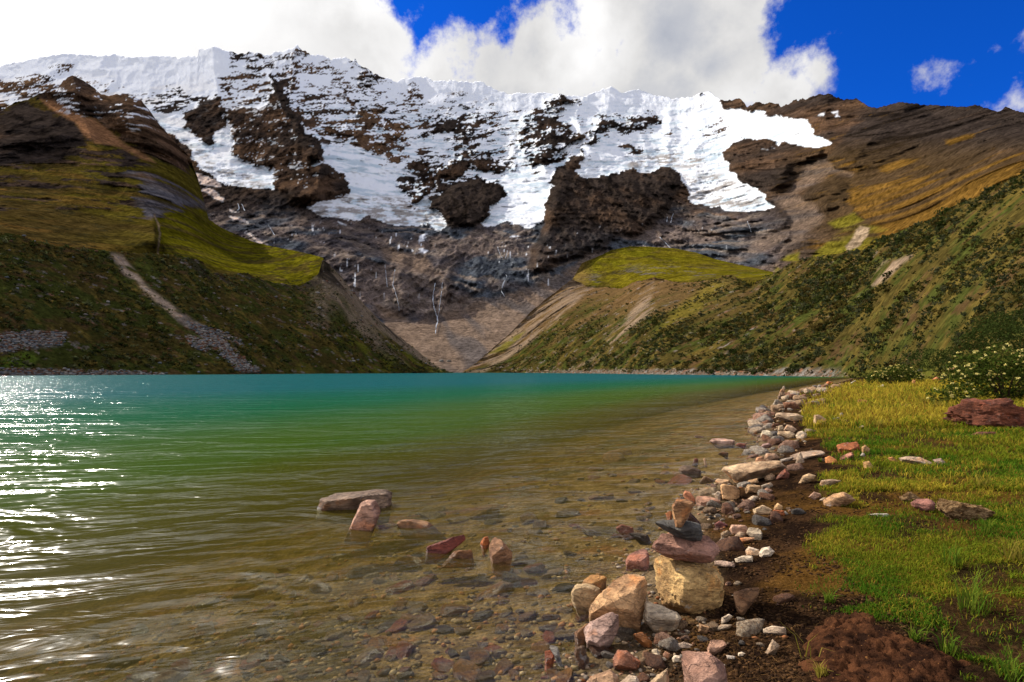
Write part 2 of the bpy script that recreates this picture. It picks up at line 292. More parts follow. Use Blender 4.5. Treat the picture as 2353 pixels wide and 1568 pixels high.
ROCKS = [  # outline, how much rock shows through, tone (0 black-brown, 1 rust, 2 grey), how far it stands out in metres
    (Z1([(1800, 340), (1850, 380), (1950, 540), (2050, 680), (2120, 770), (2170, 900), (2100, 920), (2090, 1000), (2130, 1150), (2100, 1180), (1980, 1210), (1830, 1080), (1820, 980), (1700, 930), (1560, 870), (1580, 800), (1510, 640), (1510, 570), (1650, 560), (1780, 530), (1840, 450)]), .95, 0.45, 45),
    (Z1([(1800, 340), (1850, 380), (1950, 540), (2050, 680), (2120, 770), (2170, 900), (2060, 960), (2010, 800), (1930, 640), (1850, 480)]), 1.0, -.35, 0),  # pyramid's east face: its shade put into a darker rock tone
    (Z1([(1240, 690), (1260, 600), (1330, 500), (1470, 470), (1500, 560), (1500, 680), (1420, 720), (1440, 800), (1420, 830), (1360, 790), (1280, 720)]), .97, 0.2, 30),
    (Z1([(1040, 460), (1200, 430), (1330, 480), (1260, 600), (1050, 600), (980, 540)]), .52, 0.2, 8),
    (Z1([(1500, 470), (1560, 280), (1750, 340), (1830, 440), (1780, 530), (1510, 570)]), .48, 0.7, 5),
    (Z1([(1560, 200), (1640, 190), (1750, 240), (1790, 310), (1700, 290), (1600, 240)]), .7, 0.1, 8),
    (Z1([(1950, 150), (2020, 140), (2045, 190), (1990, 280), (2000, 330), (1980, 400), (1990, 480), (1950, 480), (1950, 330), (1960, 270)]), .72, 1.0, 10),
    (Z1([(1850, 320), (1930, 300), (1960, 480), (1950, 560), (2100, 700), (1950, 540), (1880, 420)]), .55, 0.2, 0),
    (Z1([(1780, 250), (1930, 200), (1940, 480), (1870, 400)]), .36, 0.3, 0),
    (Z1([(-200, 380), (0, 380), (150, 380), (330, 370), (420, 400), (300, 460), (120, 490), (0, 470), (-200, 480)]), .6, 0.8, 6), (Z1([(-200, 540), (0, 530), (80, 560), (60, 640), (-200, 640)]), .85, 0.8, 5),
    (Z1([(380, 290), (460, 280), (560, 350), (660, 370), (740, 420), (680, 440), (560, 380)]), .42, 0.8, 0), (Z1([(820, 440), (960, 430), (980, 500), (860, 480)]), .4, .6, 0),
    (Z2([(0, 450), (60, 560), (130, 680), (155, 740), (80, 740), (60, 790), (160, 770), (230, 800), (300, 860), (340, 930), (340, 970), (150, 1010), (40, 1040), (-80, 1040), (-60, 500)]), .95, 0.3, 35),
    (Z2([(365, 100), (375, 55), (395, 95), (480, 150), (555, 200), (540, 230), (440, 200), (450, 260), (390, 265), (360, 220), (375, 150)]), .75, 0.4, 14),
    (Z2([(0, 100), (200, 100), (360, 220), (340, 280), (180, 290), (70, 240), (0, 180)]), .27, 0.6, 0), (Z2([(170, 280), (270, 270), (360, 330), (390, 400), (330, 400), (270, 330)]), .8, 0.9, 10),
    (Z2([(390, 320), (560, 310), (560, 370), (430, 380)]), .5, 0.4, 0), (Z2([(0, 300), (150, 320), (140, 420), (60, 470), (0, 420)]), .4, 0.3, 0),
    (Z2([(140, 540), (250, 490), (400, 420), (500, 380), (600, 430), (720, 470), (720, 560), (640, 620), (580, 650), (520, 700), (450, 670), (340, 660), (220, 600)]), .76, 0.75, 24),
    (Z2([(620, 370), (760, 260), (800, 290), (740, 400), (800, 440), (720, 470)]), .5, 0.5, 0), (Z2([(810, 560), (850, 450), (960, 420), (1040, 480), (1180, 520), (1150, 580), (1020, 610), (900, 580)]), .82, 0.1, 26),
    (Z2([(1000, 380), (1100, 345), (1170, 380), (1240, 390), (1230, 410), (1100, 420)]), .62, 0.1, 6), (Z2([(1180, 520), (1320, 540), (1340, 600), (1240, 600)]), .4, .3, 0),
    (Z2([(520, 700), (640, 680), (760, 640), (740, 680), (640, 740), (560, 750)]), .66, 0.9, 8), (Z2([(690, 1000), (680, 900), (710, 760), (790, 710), (880, 740), (890, 860), (850, 950), (780, 1030), (730, 1015)]), .85, 0.3, 20),
    (Z2([(880, 760), (1050, 730), (1150, 690), (1280, 720), (1360, 770), (1340, 810), (1270, 810), (1180, 800), (1060, 840), (960, 910), (890, 940), (880, 860)]), .78, 0.3, 26), (Z2([(1360, 760), (1420, 740), (1450, 780), (1410, 810)]), .9, 0.4, 6),
    (Z2([(1470, 500), (1560, 450), (1640, 380), (1720, 300), (1790, 300), (1840, 350), (1760, 380), (1700, 400), (1800, 480), (1870, 570), (1830, 650), (1810, 700), (1700, 760), (1590, 800), (1500, 740), (1470, 620), (1540, 540)]), .74, 0.15, 34),
    (Z2([(1530, 560), (1680, 520), (1760, 600), (1700, 640), (1560, 660)]), .9, 0.1, 8), (Z2([(1700, 292), (1790, 295), (1840, 345), (1820, 360), (1740, 320)]), .9, 0.2, 6), (Z2([(1320, 620), (1440, 600), (1460, 700), (1480, 770), (1380, 750), (1340, 700)]), .5, 0.2, 4),
    (Z2([(1910, 650), (1960, 560), (2020, 430), (2120, 460), (2240, 540), (2190, 545), (2080, 540), (1990, 610)]), .82, 0.2, 22), (Z2([(2230, 460), (2300, 430), (2353, 490), (2300, 520)]), .6, 0.2, 4), (Z2([(2090, 620), (2180, 605), (2290, 660), (2270, 680), (2180, 660)]), .7, 0.5, 6),
    (Z2([(890, 990), (930, 950), (1000, 910), (1070, 870), (1190, 855), (1230, 880), (1340, 900), (1400, 960), (1400, 990), (1330, 1020), (1270, 1070), (1280, 1110), (1230, 1160), (1160, 1200), (1030, 1210), (980, 1160), (940, 1100), (930, 1070), (890, 1040)]), 1.0, -.2, 55),
    (Z3([(440, 255), (470, 250), (480, 280), (460, 290)]), .85, 0, 4), (Z3([(530, 460), (575, 430), (580, 440), (540, 470)]), .7, .8, 2), (Z3([(495, 510), (530, 492), (555, 487), (550, 495)]), .7, 0.5, 2), (Z3([(170, 480), (240, 475), (230, 490)]), .5, .8, 0),
    (Z3([(0, 440), (80, 375), (180, 410), (150, 440), (80, 460), (30, 480), (0, 475)]), .68, 0.1, 8), (Z3([(0, 530), (90, 575), (60, 595), (0, 580)]), .75, 0.4, 4)]
SOLID = [  # rock masses outside the snow: outline, tone, metres
    (Z2([(1640, 1150), (1650, 1050), (1690, 880), (1740, 820), (1830, 720), (1870, 680), (1920, 680), (1890, 790), (1850, 800), (1930, 830), (1935, 880), (2010, 855), (2100, 850), (2230, 810)]) + Z3([(120, 720), (240, 700), (330, 740), (345, 790), (300, 830), (270, 870), (240, 1000), (160, 1060), (40, 1110), (-60, 1130)]) + Z2([(1900, 1390), (1780, 1440), (1640, 1500), (1540, 1480), (1560, 1330)]), 0.15, 50),
    (Z3([(580, 600), (620, 540), (690, 510), (800, 515), (900, 550), (910, 580), (960, 560), (1030, 570), (1150, 600), (1170, 640), (1080, 690), (1020, 720), (990, 800), (930, 850), (860, 850), (780, 810), (700, 770), (640, 720), (600, 660)]), 0.25, 55),
    (Z3([(330, 990), (470, 950), (640, 970), (740, 1010), (750, 1080), (600, 1130), (420, 1110), (320, 1070)]), 1.6, 25),
    (Z3([(1200, 640), (1250, 560), (1450, 400), (1640, 307), (1800, 360), (1940, 430), (1850, 480), (1700, 600), (1500, 700), (1330, 720), (1230, 690)]), -0.1, 26),
    (Z3([(1850, 480), (2000, 400), (2352, 420), (2500, 400), (2500, 560), (2150, 570), (2050, 650), (1900, 740), (1700, 750), (1780, 620)]), -.05, 14),
    (Z3([(1050, 900), (1120, 800), (1240, 740), (1330, 790), (1340, 830), (1290, 900), (1180, 960)]), 0.1, 25)]
GOLD = [Z3([(1350, 820), (1560, 780), (1700, 750), (1900, 740), (2050, 650), (2150, 570), (2352, 580), (2600, 560), (2600, 900), (2150, 950), (1990, 980), (1850, 1050), (1700, 1100), (1520, 1100), (1400, 1000), (1300, 900)]),
        Z3([(1500, 700), (1620, 650), (1760, 660), (1850, 690), (1700, 730), (1560, 760)]), Z3([(1880, 520), (2040, 500), (2060, 540), (1900, 580)])]
SCREE = [Z3([(1080, 690), (1190, 640), (1230, 690), (1340, 720), (1330, 760), (1200, 740), (1120, 800), (1000, 870), (940, 850), (1010, 780)]), Z3([(880, 870), (1040, 860), (1100, 940), (1000, 1060), (900, 1150), (760, 1230), (600, 1260), (560, 1230), (760, 1120), (960, 1030)]),
         [(860, 700), (900, 716), (960, 745), (1005, 722), (1090, 695), (1160, 672), (1227, 655), (1340, 600), (1360, 640), (1064, 900), (930, 900), (900, 780)], Z2([(330, 1290), (520, 1330), (700, 1340), (820, 1380), (900, 1480), (980, 1500), (880, 1510), (760, 1470), (560, 1420), (420, 1370)]),
         Z3([(1010, 900), (1100, 900), (1160, 980), (1050, 1100), (960, 1180), (880, 1240), (820, 1260), (960, 1120)])]
GREEN = [Z3([(1180, 1010), (1330, 950), (1380, 990), (1460, 1040), (1540, 1050), (1500, 1120), (1420, 1180), (1200, 1230), (1100, 1260), (1180, 1130), (1270, 1050), (1230, 1050)]), Z3([(860, 1310), (960, 1220), (1040, 1200), (1030, 1260), (900, 1330)])]
PINKSNOW = [Z1([(1210, 980), (1270, 970), (1430, 1040), (1490, 1085), (1400, 1085)]), Z1([(1370, 1090), (1500, 1160), (1490, 1175), (1350, 1125)]), Z1([(1530, 1285), (1670, 1345), (1560, 1325)]), Z1([(1630, 1382), (1800, 1460), (1790, 1472), (1700, 1435)]), Z1([(1540, 1220), (1600, 1245), (1560, 1240)])]
WHITE = [Z2([(710, 830), (740, 825), (815, 865), (800, 880)]), Z2([(780, 1370), (820, 1330), (860, 1350), (850, 1375)]), Z2([(815, 1260), (875, 1240), (875, 1300), (820, 1300)]), Z2([(1390, 1255), (1475, 1245), (1440, 1262)]), Z2([(265, 1165), (330, 1195), (280, 1190)]), Z3([(1155, 412), (1175, 395), (1197, 392), (1190, 412)]), Z3([(1235, 385), (1270, 378), (1267, 405), (1245, 402)]), Z3([(825, 605), (900, 590), (860, 603)]), Z2([(35, 618), (85, 650), (60, 645)])]
DIRTY = [Z2([(150, 1020), (340, 985), (680, 1000), (760, 1040), (880, 1010), (940, 1080), (990, 1160), (1000, 1210), (950, 1240), (800, 1170), (640, 1180), (450, 1140), (380, 1170), (240, 1150), (0, 1110)]), Z3([(345, 740), (560, 740), (640, 760), (760, 850), (900, 950), (700, 970), (560, 920), (370, 900)]), Z1([(1200, 780), (1290, 860), (1400, 980), (1580, 1090), (1840, 1095), (1700, 1010), (1500, 960), (1350, 860)]), Z3([(0, 640), (200, 600), (480, 620), (440, 700), (240, 700), (0, 710)])]

def mtn_depth(U, V, Vs):
    D0 = smooth_u(dcontrol(U, Vs), 60) + dcontrol(U, V) - dcontrol(U, Vs); X = (U - CU) / F * D0; Zw = (VH - V) / F * D0
    fa, fb_ = fbm(X / 60, Zw / 60, 5, .6, 3) - .5, fbm(X / 60, Zw / 60, 5, .6, 11) - .5
    wu = U + 34 * fa; wv = V + 30 * fb_; ru = U + 75 * fa; rv = V + 60 * fb_
    XU = (U - CU) * 1.07; ex = {'X': X, 'Z': Zw, 'wu': wu, 'wv': wv, 'XU': XU}
    snow = sstep(-1.5, 1.5, sdpoly(wu, wv, SNOWDOM)); ex['snowdom'] = snow
    cov = np.zeros_like(U); tone = .35 + .9 * (fbm(X / 220, Zw / 160, 3, .5, 21) - .5); rel = np.zeros_like(U)
    for poly, c, tn, h in ROCKS:
        s = sdpoly(*((wu, wv) if c > .88 else (ru, rv)), poly); m = sstep(-13, 9, s) if c < .88 else sstep(-6, 5, s); cov = np.maximum(cov, m * c); tone = tone * (1 - m) + tn * m
        if h: rel += h * sstep(-3, 16, s)
    for poly, tn, h in SOLID:
        s = sdpoly(wu, wv, poly); m = sstep(-6, 6, s); tone = tone * (1 - m) + tn * m; rel += h * sstep(-4, 26, s)
    cov = np.maximum(cov, .30 * sstep(-40, 30, sdpoly(ru, rv, [(690, 230), (800, 200), (900, 230), (1050, 250), (1200, 260), (1300, 270), (1330, 330), (1250, 370), (1100, 380), (950, 390), (880, 330), (760, 320), (700, 280)]))); cov = np.maximum(cov, 1 - snow); ex['cov'] = cov; ex['tone'] = tone
    # long ridges and gullies (frame units): line, metres, reach on its left and right side
    for pts, h, wl, wr in ((Z1([(1430, 150), (1560, 250), (1800, 340), (1950, 540), (2060, 700), (2160, 890), (2130, 1150)]), 120, 110, 26), (Z1([(1430, 150), (1440, 300), (1470, 470), (1500, 640), (1480, 800)]), 45, 45, 30),
                           (Z1([(2000, 140), (1970, 300), (1960, 480)]), 35, 30, 25), (Z2([(375, 60), (440, 200), (600, 430), (640, 650)]), 50, 60, 40), (Z2([(870, 190), (1000, 380), (1100, 560), (1150, 700)]), 35, 60, 40), (Z2([(1780, 300), (1700, 450), (1680, 620), (1640, 780)]), 60, 60, 45),
                           (Z2([(1900, 690), (1830, 760), (1740, 900), (1680, 1150), (1620, 1350)]), 60, 30, 70), (Z2([(2090, 250), (2060, 440), (1980, 560)]), 40, 50, 50), (Z3([(470, 250), (480, 400), (400, 600)]), 30, 80, 80), (Z3([(1200, 260), (1180, 400), (1210, 560)]), 50, 60, 50),
                           (Z3([(1640, 307), (1500, 480), (1350, 640)]), 60, 60, 60), (Z3([(2060, 320), (1900, 480), (1750, 640), (1560, 780)]), 40, 50, 70)):
        d, sd_ = dline(U, V, pts); wd = wl + (wr - wl) * (sd_ * .5 + .5); rel += h * np.exp(-d / wd)
    rocky = sstep(.3, .9, cov); calm = np.interp(U, [1650, 2000], [1, .42])
    up = (U * 0 + 1)
    rel += (40 * (ridged(X / 330, Zw / 420, 3, .5, 1) - .5) + 46 * (ridged(X / 120 + .3 * Zw / 120, Zw / 170, 4, .55, 2) - .5)) * (0.35 + .85 * rocky) * calm
    # ribs and couloirs falling from the crest
    rib = ridged((XU + 90 * (fbm(X / 200, Zw / 200, 3, .5, 18) - .5)) / 105, Zw / 700, 3, .5, 17, 0) - .55; ex['rib'] = rib
    rel += 62 * rib * (.3 + 1.4 * fbm(X / 260, Zw / 260, 2, .5, 20)) * sstep(560, 400, V) * sstep(1750, 1600, U) * (.45 + .55 * sstep(480, 330, V))
    rel += (40 * (ridged((X + .5 * Zw) / 44, (Zw - .4 * X) / 70, 4, .62, 5) - .5) + 19 * (ridged((X - .3 * Zw) / 14, Zw / 26, 3, .62, 6) - .5)) * (.16 + rocky) * calm
    # bedded, stepped slabs below the ice
    slab = sstep(430, 520, V) * rocky * sstep(640, 560, U * 0 + np.abs(U - 1000) * .4 + V * .55)
    zz = Zw + 150 * (fbm(X / 190, Zw / 150, 5, .55, 8) - .5) + .12 * X
    st = zz / 31.0; fr = st - np.floor(st); rel += slab * (24 * (sstep(0, .55, fr) - fr)) * sstep(.3, .6, fbm(X / 90, Zw / 60, 3, .5, 10)); ex['slab'] = slab; ex['bed'] = fr
    # fluted upper snow, crevassed ice
    rel += (1 - rocky) * (34 * (fbm(X / 90, Zw / 70, 4, .55, 14) - .5) + 9 * (ridged((X - .5 * Zw) / 24, (Zw + .3 * X) / 12, 3, .6, 15) - .5)) * sstep(180, 240, V)
    upper = sstep(300, 190, V) * (1 - rocky); rel += 9 * upper * (ridged((XU + 8 * fbm(X / 60, Zw / 60, 2, .5, 19)) / 15, Zw / 120, 3, .5, 9, 0) - .5)
    dirty = np.zeros_like(U)
    for p in DIRTY: dirty = np.maximum(dirty, sstep(-12, 12, sdpoly(wu, wv, p)))
    ex['dirty'] = dirty * (1 - rocky)
    gl = (1 - rocky) * sstep(250, 330, V); rel += gl * (15 * (ridged(X / 42, Zw / 10 + X / 70, 3, .6, 12, .15) - .5) + 22 * (fbm(X / 60, Zw / 26, 3, .5, 16) - .5)) + ex['dirty'] * 9 * (ridged(X / 14, Zw / 10, 3, .6, 13) - .5)
    # scree cones and grass stay smooth
    scr = np.zeros_like(U)
    for p in SCREE: scr = np.maximum(scr, sstep(-7, 9, sdpoly(wu, wv, p)))
    ex['scree'] = scr; big_scree = sstep(-34, 26, sdpoly(U, V, SCREE[2])); rel = rel * (1 - .8 * np.maximum(big_scree, .5 * scr))
    fade = sstep(870, 800, V); rel = rel * fade
    D = D0 - rel
    gy = np.gradient(D, axis=0); ex['relief'] = rel
    return D, ex
def rock_colour(X, Z, tone, seed, k=1.0):
    n = fbm(X / 55 * k, Z / 75 * k, 5, .6, seed); n2 = fbm(X / 14 * k, Z / 26 * k, 4, .6, seed + 7)
    t = tone + 1.4 * (n - .5)
    c = lerp(C3(.034, .025, .020) * np.ones(X.shape + (3,)), C3(.105, .060, .034), sstep(.05, .9, t))
    c = lerp(c, C3(.175, .10, .05), sstep(.75, 1.25, t)); c = lerp(c, C3(.095, .10, .10), sstep(1.25, 1.6, t))
    cr = ridged((X + .4 * Z) / 34 * k, (Z - .2 * X) / 70 * k, 4, .6, seed + 9, .25); c = c * (1 - .62 * sstep(.70, .82, cr))[..., None]
    return c * (.45 + 1.1 * n2)[..., None]
def mtn_colour(U, V, D, ex):
    X, Z, cov = ex['X'], ex['Z'], ex['cov']
    n = .5 + 2.9 * (.66 * fbm((X + .4 * Z) / 60, (Z - .4 * X) / 26, 5, .60, 41) + .34 * fbm((X + .3 * Z) / 13, (Z - .3 * X) / 6.5, 3, .65, 42) - .5)
    gx = np.gradient(ex['relief'], axis=1); n = n + .035 * np.clip(gx, -12, 12) - .35 * ex['rib'] * sstep(480, 330, V)      # rock breaks out on the faces that drop to the east
    rock = sstep(-.03, .03, cov * 1.04 - np.clip(n, .05, .985)); rock = np.where(cov > .985, 1, rock)
    rc = rock_colour(X, Z, ex['tone'], 50)
    # bedded slabs: greyer, purplish, lighter on ledges
    sl = ex['slab']; n3 = fbm(X / 70, Z / 35, 5, .6, 61)
    sc = lerp(C3(.058, .050, .052) * np.ones(X.shape + (3,)), C3(.135, .102, .085), sstep(.36, .64, n3)); sc = lerp(sc, C3(.060, .068, .080), sstep(.46, .62, fbm(X / 90, Z / 60, 3, .5, 63)))
    ledge = sstep(.55, .9, ex['bed']) * sstep(.35, .6, fbm(X / 60, Z / 40, 3, .5, 64)); sc = lerp(sc, C3(.21, .165, .13), .75 * ledge)
    sc *= (.35 + 1.3 * fbm(X / 9, Z / 20, 4, .68, 62, .2))[..., None]
    lowf = sstep(440, 540, V) * sstep(1950, 1700, U) * (1 - sstep(.1, .4, np.maximum(0, .5 - ex['tone'])) * 0)
    mass = np.zeros_like(U)
    for poly, tn, h in SOLID[:1]: mass = np.maximum(mass, sstep(-6, 6, sdpoly(ex['wu'], ex['wv'], poly)))
    for poly, c, tn, h in ROCKS:
        if c > .84 and h > 15: mass = np.maximum(mass, sstep(-6, 6, sdpoly(ex['wu'], ex['wv'], poly)))
    rc = lerp(rc, sc, np.clip(lowf - mass * .85, 0, 1))
    gold = np.zeros_like(U)
    for p in GOLD: gold = np.maximum(gold, sstep(-14, 10, sdpoly(ex['wu'], ex['wv'], p)))
    gold = gold + .55 * sstep(1780, 1950, U) * sstep(330, 420, V); rc = lerp(rc, C3(.062, .038, .016), .75 * sstep(1750, 1950, U) * sstep(300, 380, V)); gold = sstep(.5, 1.1, gold * .85 + 2.4 * (fbm(X / 60, Z / 22, 5, .62, 71) - .5) + 1.5 * (fbm(X / 16, Z / 8, 4, .62, 73) - .5))
    rc = lerp(rc, C3(.120, .064, .013) * np.ones(X.shape + (3,)) * (.55 + .9 * fbm(X / 12, Z / 8, 3, .6, 72))[..., None], gold * sstep(1700, 1900, U))
    for p in GREEN: rc = lerp(rc, C3(.135, .115, .014), sstep(-5, 6, sdpoly(ex['wu'], ex['wv'], p)) * sstep(.3, .5, fbm(X / 25, Z / 20, 3, .5, 74)))
    scn = (.72 + .56 * fbm(X / 8, Z / 8, 4, .6, 81))[..., None]
    scl = lerp(C3(.175, .122, .086) * np.ones(X.shape + (3,)), C3(.105, .085, .075), sstep(.45, .7, fbm((X + Z) / 26, (Z - X) / 120, 3, .5, 82)))
    rc = lerp(rc, scl * scn, ex['scree'] * np.interp(U, [1500, 1700], [.92, .6]))
    s = (VH - V) * 0
    rc = lerp(rc, C3(.30, .22, .14), sstep(-3, 4, sdpoly(ex['wu'], ex['wv'], Z3([(1370, 1030), (1425, 1050), (1390, 1150), (1330, 1185), (1300, 1150), (1340, 1060)]))))
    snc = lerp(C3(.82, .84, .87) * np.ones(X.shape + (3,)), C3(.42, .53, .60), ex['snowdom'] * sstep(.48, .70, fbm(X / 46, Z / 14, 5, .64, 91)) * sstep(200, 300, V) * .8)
    dn = fbm(X / 22, Z / 10, 5, .62, 92)
    snc = lerp(snc, C3(.30, .27, .245), ex['dirty'] * sstep(.44, .62, dn) * .95)
    tan_blotch = sstep(.52, .62, fbm(X / 120, Z / 60, 3, .5, 93)); snc = lerp(snc, C3(.70, .62, .52), .35 * tan_blotch * sstep(700, 300, U) * sstep(150, 230, V))  # random tan blotches on the snow towards the left
    for p in PINKSNOW: m = sstep(-2, 2, sdpoly(ex['wu'], ex['wv'], p)); rock = rock * (1 - m); snc = lerp(snc, C3(.66, .50, .40), m)
    for p in WHITE: m = sstep(-2, 2, sdpoly(ex['wu'], ex['wv'], p)) * sstep(.3, .5, fbm(X / 9, Z / 14, 3, .5, 95)); rock = rock * (1 - m); snc = lerp(snc, C3(.8, .82, .86), m)
    # thin melt streaks and old snow in the gullies of the slabs
    stk = sstep(.75, .81, fbm(ex['XU'] / 4.5, Z / 30, 3, .6, 96, 0)) * sstep(.53, .62, fbm(X / 110, Z / 60, 3, .5, 97)) * sstep(500, 540, V) * sstep(700, 640, V) * (1 - sstep(1500, 1750, U))
    rock = rock * (1 - .8 * stk)
    return lerp(snc, rc, rock), 1 - rock
us = np.arange(-380, 2761, 2.3)
jag = fbm(us / 14, us * 0, 4, .62, 7) - .5
vt = interp(us, SKYLINE) - 17 * jag * np.interp(us, [-400, 440, 470, 1100, 1200, 1640, 1700, 1990, 2030, 2800], [.7, .7, 1, 1, .4, .5, 1, .8, .35, .35]) - 2.5 * (vn2(us / 3.1, us * 0, 3) - .5)
vb = np.full_like(us, 872.0)
mountain, MP, MX = sheet('mountain', us, 330, vb, vt, mtn_depth, mtn_colour, M_MOUNT, smooth_top=70)

# ------------------------------------------------------------------ hill on the left with its grass shelf
def lcrestD(u): return interp(u, [(-400, 200), (0, 232), (185, 260), (365, 300), (483, 330), (589, 365), (694, 400), (743, 432), (857, 455), (958, 468), (1050, 470)])
HC = dict(strip=Z1([(270, 495), (350, 500), (450, 550), (560, 620), (640, 630), (760, 740), (900, 830), (1000, 890), (1045, 925), (960, 905), (820, 830), (740, 800), (640, 790), (560, 740), (500, 660), (420, 610), (330, 560)]),
          knob=Z1([(-300, 640), (0, 600), (100, 540), (200, 530), (280, 560), (400, 610), (470, 680), (560, 780), (480, 800), (350, 850), (200, 880), (100, 900), (0, 920), (-300, 930)]),
          crag=Z1([(240, 455), (430, 370), (490, 330), (600, 400), (730, 470), (880, 460), (940, 490), (1080, 650), (1220, 810), (1310, 900), (1260, 960), (1100, 910), (900, 820), (760, 700), (640, 600), (500, 560), (350, 500)]),
          slabs=Z1([(900, 1090), (1000, 1080), (1250, 1170), (1390, 1200), (1410, 1235), (1250, 1225), (1100, 1255), (1000, 1285), (930, 1180)]), slabs2=Z1([(760, 920), (900, 950), (1100, 1000), (1250, 1110), (1390, 1200), (1200, 1150), (950, 1050), (820, 990)]))
SHELF = Z4([(790, 0), (1060, -20), (1250, 95), (1430, 175), (1560, 200), (1700, 235), (1680, 340), (1580, 400), (1400, 400), (1080, 420), (800, 400), (830, 120)])
def hill_depth(U, V, T):
    c = smooth_u(interp(U, LCREST), 40); Dc = smooth_u(lcrestD(np.minimum(U, 694)), 40); top = smooth_u(interp(U, HILLTOP), 30)
    Dt = interp(U, [(-400, 560), (0, 660), (167, 780), (300, 770), (440, 740), (466, 710), (513, 660), (628, 560), (743, 445), (760, 440)])
    Dt = smooth_u(Dt, 30); t = np.clip((c - V) / np.maximum(c - top, 30), -.2, 1)
    D0 = Dc + 26 + (Dt - Dc) * (np.clip(t, 0, 1) ** 1.15 + .45 * np.minimum(t, 0))
    X = (U - CU) / F * D0; Z = (VH - V) / F * D0
    wu = U + 8 * (fbm(X / 25, Z / 25, 4, .55, 103) - .5); wv = V + 8 * (fbm(X / 25, Z / 25, 4, .55, 104) - .5)
    hu = U + 60 * (fbm(X / 40, Z / 28, 5, .6, 117) - .5); hv = V + 50 * (fbm(X / 40, Z / 28, 5, .6, 118) - .5)
    ex = {k: (sstep(-5, 6, sdpoly(wu, wv, p)) if k == 'strip' else sstep(-12, 10, sdpoly(hu, hv, p))) for k, p in HC.items()}; ex.update(X=X, Z=Z, wu=wu, wv=wv, t=t)
    ex['shelf'] = sstep(-4, 5, sdpoly(wu, wv, SHELF))
    pr = sstep(.47, .58, .6 * fbm((X + .8 * Z) / 50, (Z - .3 * X) / 22, 5, .64, 105) + .4 * fbm(X / 14, Z / 8, 4, .6, 119)) * sstep(430, 230, U) * sstep(0.06, .2, t); ex['patch'] = pr
    sn_ = sstep(.40, .56, fbm(X / 30, Z / 10, 4, .62, 110)); ex['slabs'] *= .35 + .65 * sn_; ex['slabs2'] *= sn_; rock = np.clip(ex['knob'] + ex['crag'] + ex['slabs'] + ex['slabs2'] + pr * .9, 0, 1) * (1 - ex['strip']); ex['rock'] = rock
    rel = 60 * sstep(-6, 40, sdpoly(U, V, HC['crag'])) + 45 * sstep(-6, 40, sdpoly(U, V, HC['knob']))
    for pts, h, wl, wr in ((Z1([(490, 340), (560, 620), (640, 830), (720, 930), (850, 1050), (950, 1180), (1030, 1290), (1045, 1520)]), 40, 80, 34), (Z1([(880, 480), (1000, 600), (1200, 820)]), 40, 40, 30), (Z1([(1230, 1230), (1500, 1380), (1800, 1500)]), 8, 20, 20)):
        d, sd_ = dline(U, V, pts); rel += h * np.exp(-d / (wl + (wr - wl) * (sd_ * .5 + .5)))
    fade = sstep(-.02, .12, t); edge = .25 + .75 * fade
    rel = rel * fade + edge * ((30 * (ridged((X - Z) / 150, (Z + .5 * X) / 90, 3, .5, 106) - .5) + 16 * (ridged((X + .6 * Z) / 42, Z / 30, 4, .6, 107) - .5)) * (.2 + .7 * rock) + 6 * (ridged(X / 12, Z / 9, 3, .6, 108) - .5) * (.22 + rock))
    rel += edge * 24 * (ridged((X + 1.1 * Z) / 40, (Z - .6 * X) / 190, 4, .58, 116, .1) - .5) * (1 - .65 * ex['shelf'])
    rel += ex['shelf'] * 5 * (ridged((X + 1.2 * Z) / 26, (Z - X) / 120, 3, .5, 109) - .5)
    return D0 - rel, ex
def hill_colour(U, V, D, ex):
    X, Z = ex['X'], ex['Z']; one = np.ones(X.shape + (3,))
    g = lerp(C3(.058, .039, .011) * one, C3(.082, .064, .009), sstep(.3, .65, fbm(X / 60, Z / 40, 4, .55, 111) + .25 * sstep(60, 330, U) - .1)); g = lerp(g, C3(.130, .070, .018), .6 * sstep(.55, .7, fbm(X / 30, Z / 12, 4, .6, 112)) * sstep(420, 200, U))
    g = lerp(g, C3(.098, .086, .005), ex['shelf']); g = lerp(g, C3(.070, .048, .014), .75 * sstep(.54, .66, fbm(X / 16, Z / 7, 5, .62, 114)) * ex['shelf']); g *= (.30 + 1.25 * fbm(X / 9, Z / 5, 5, .68, 113))[..., None]; g = lerp(g, C3(.030, .026, .010), .75 * sstep(.60, .70, fbm(X / 5, Z / 2.5, 4, .65, 115)))
    rc = rock_colour(X, Z, .22 + .4 * ex['crag'] - .3 * ex['knob'] + 0 * X, 120, 1.6)
    rc = lerp(rc, C3(.10, .095, .105) * (.5 + fbm(X / 5, Z / 8, 4, .6, 121))[..., None], np.clip(ex['slabs'] + .7 * ex['slabs2'], 0, 1) * .8)
    m = np.clip(ex['rock'] * 1.15 + .9 * (fbm(X / 12, Z / 9, 4, .6, 122) - .5), 0, 1); m = np.maximum(sstep(.35, .6, m), ex['crag'] * .96); c = lerp(g, rc, m)
    c = lerp(c, C3(.235, .115, .055) * one * (.75 + .5 * fbm(X / 9, Z / 9, 4, .6, 123))[..., None], ex['strip'] * .95)
    d, _ = dline(ex['wu'], ex['wv'], Z1([(1040, 1280), (1078, 1400), (1060, 1545)])); c = lerp(c, C3(.20, .14, .085), .8 * sstep(3.2, 1.2, d))
    sn = ex['crag'] * sstep(.66, .70, fbm(X / 14, Z / 9, 4, .62, 124)) * sstep(330, 230, V)
    return lerp(c, C3(.8, .82, .86), sn), sn
us = np.arange(-380, 745, 2.4)
vt = interp(us, HILLTOP) - 8 * (fbm(us / 11, us * 0, 4, .62, 17) - .5) * np.interp(us, [-400, 430, 470, 560, 800], [1, 1, .6, .15, .15])
vb = np.maximum(interp(us, LCREST) + 22, vt + 10)
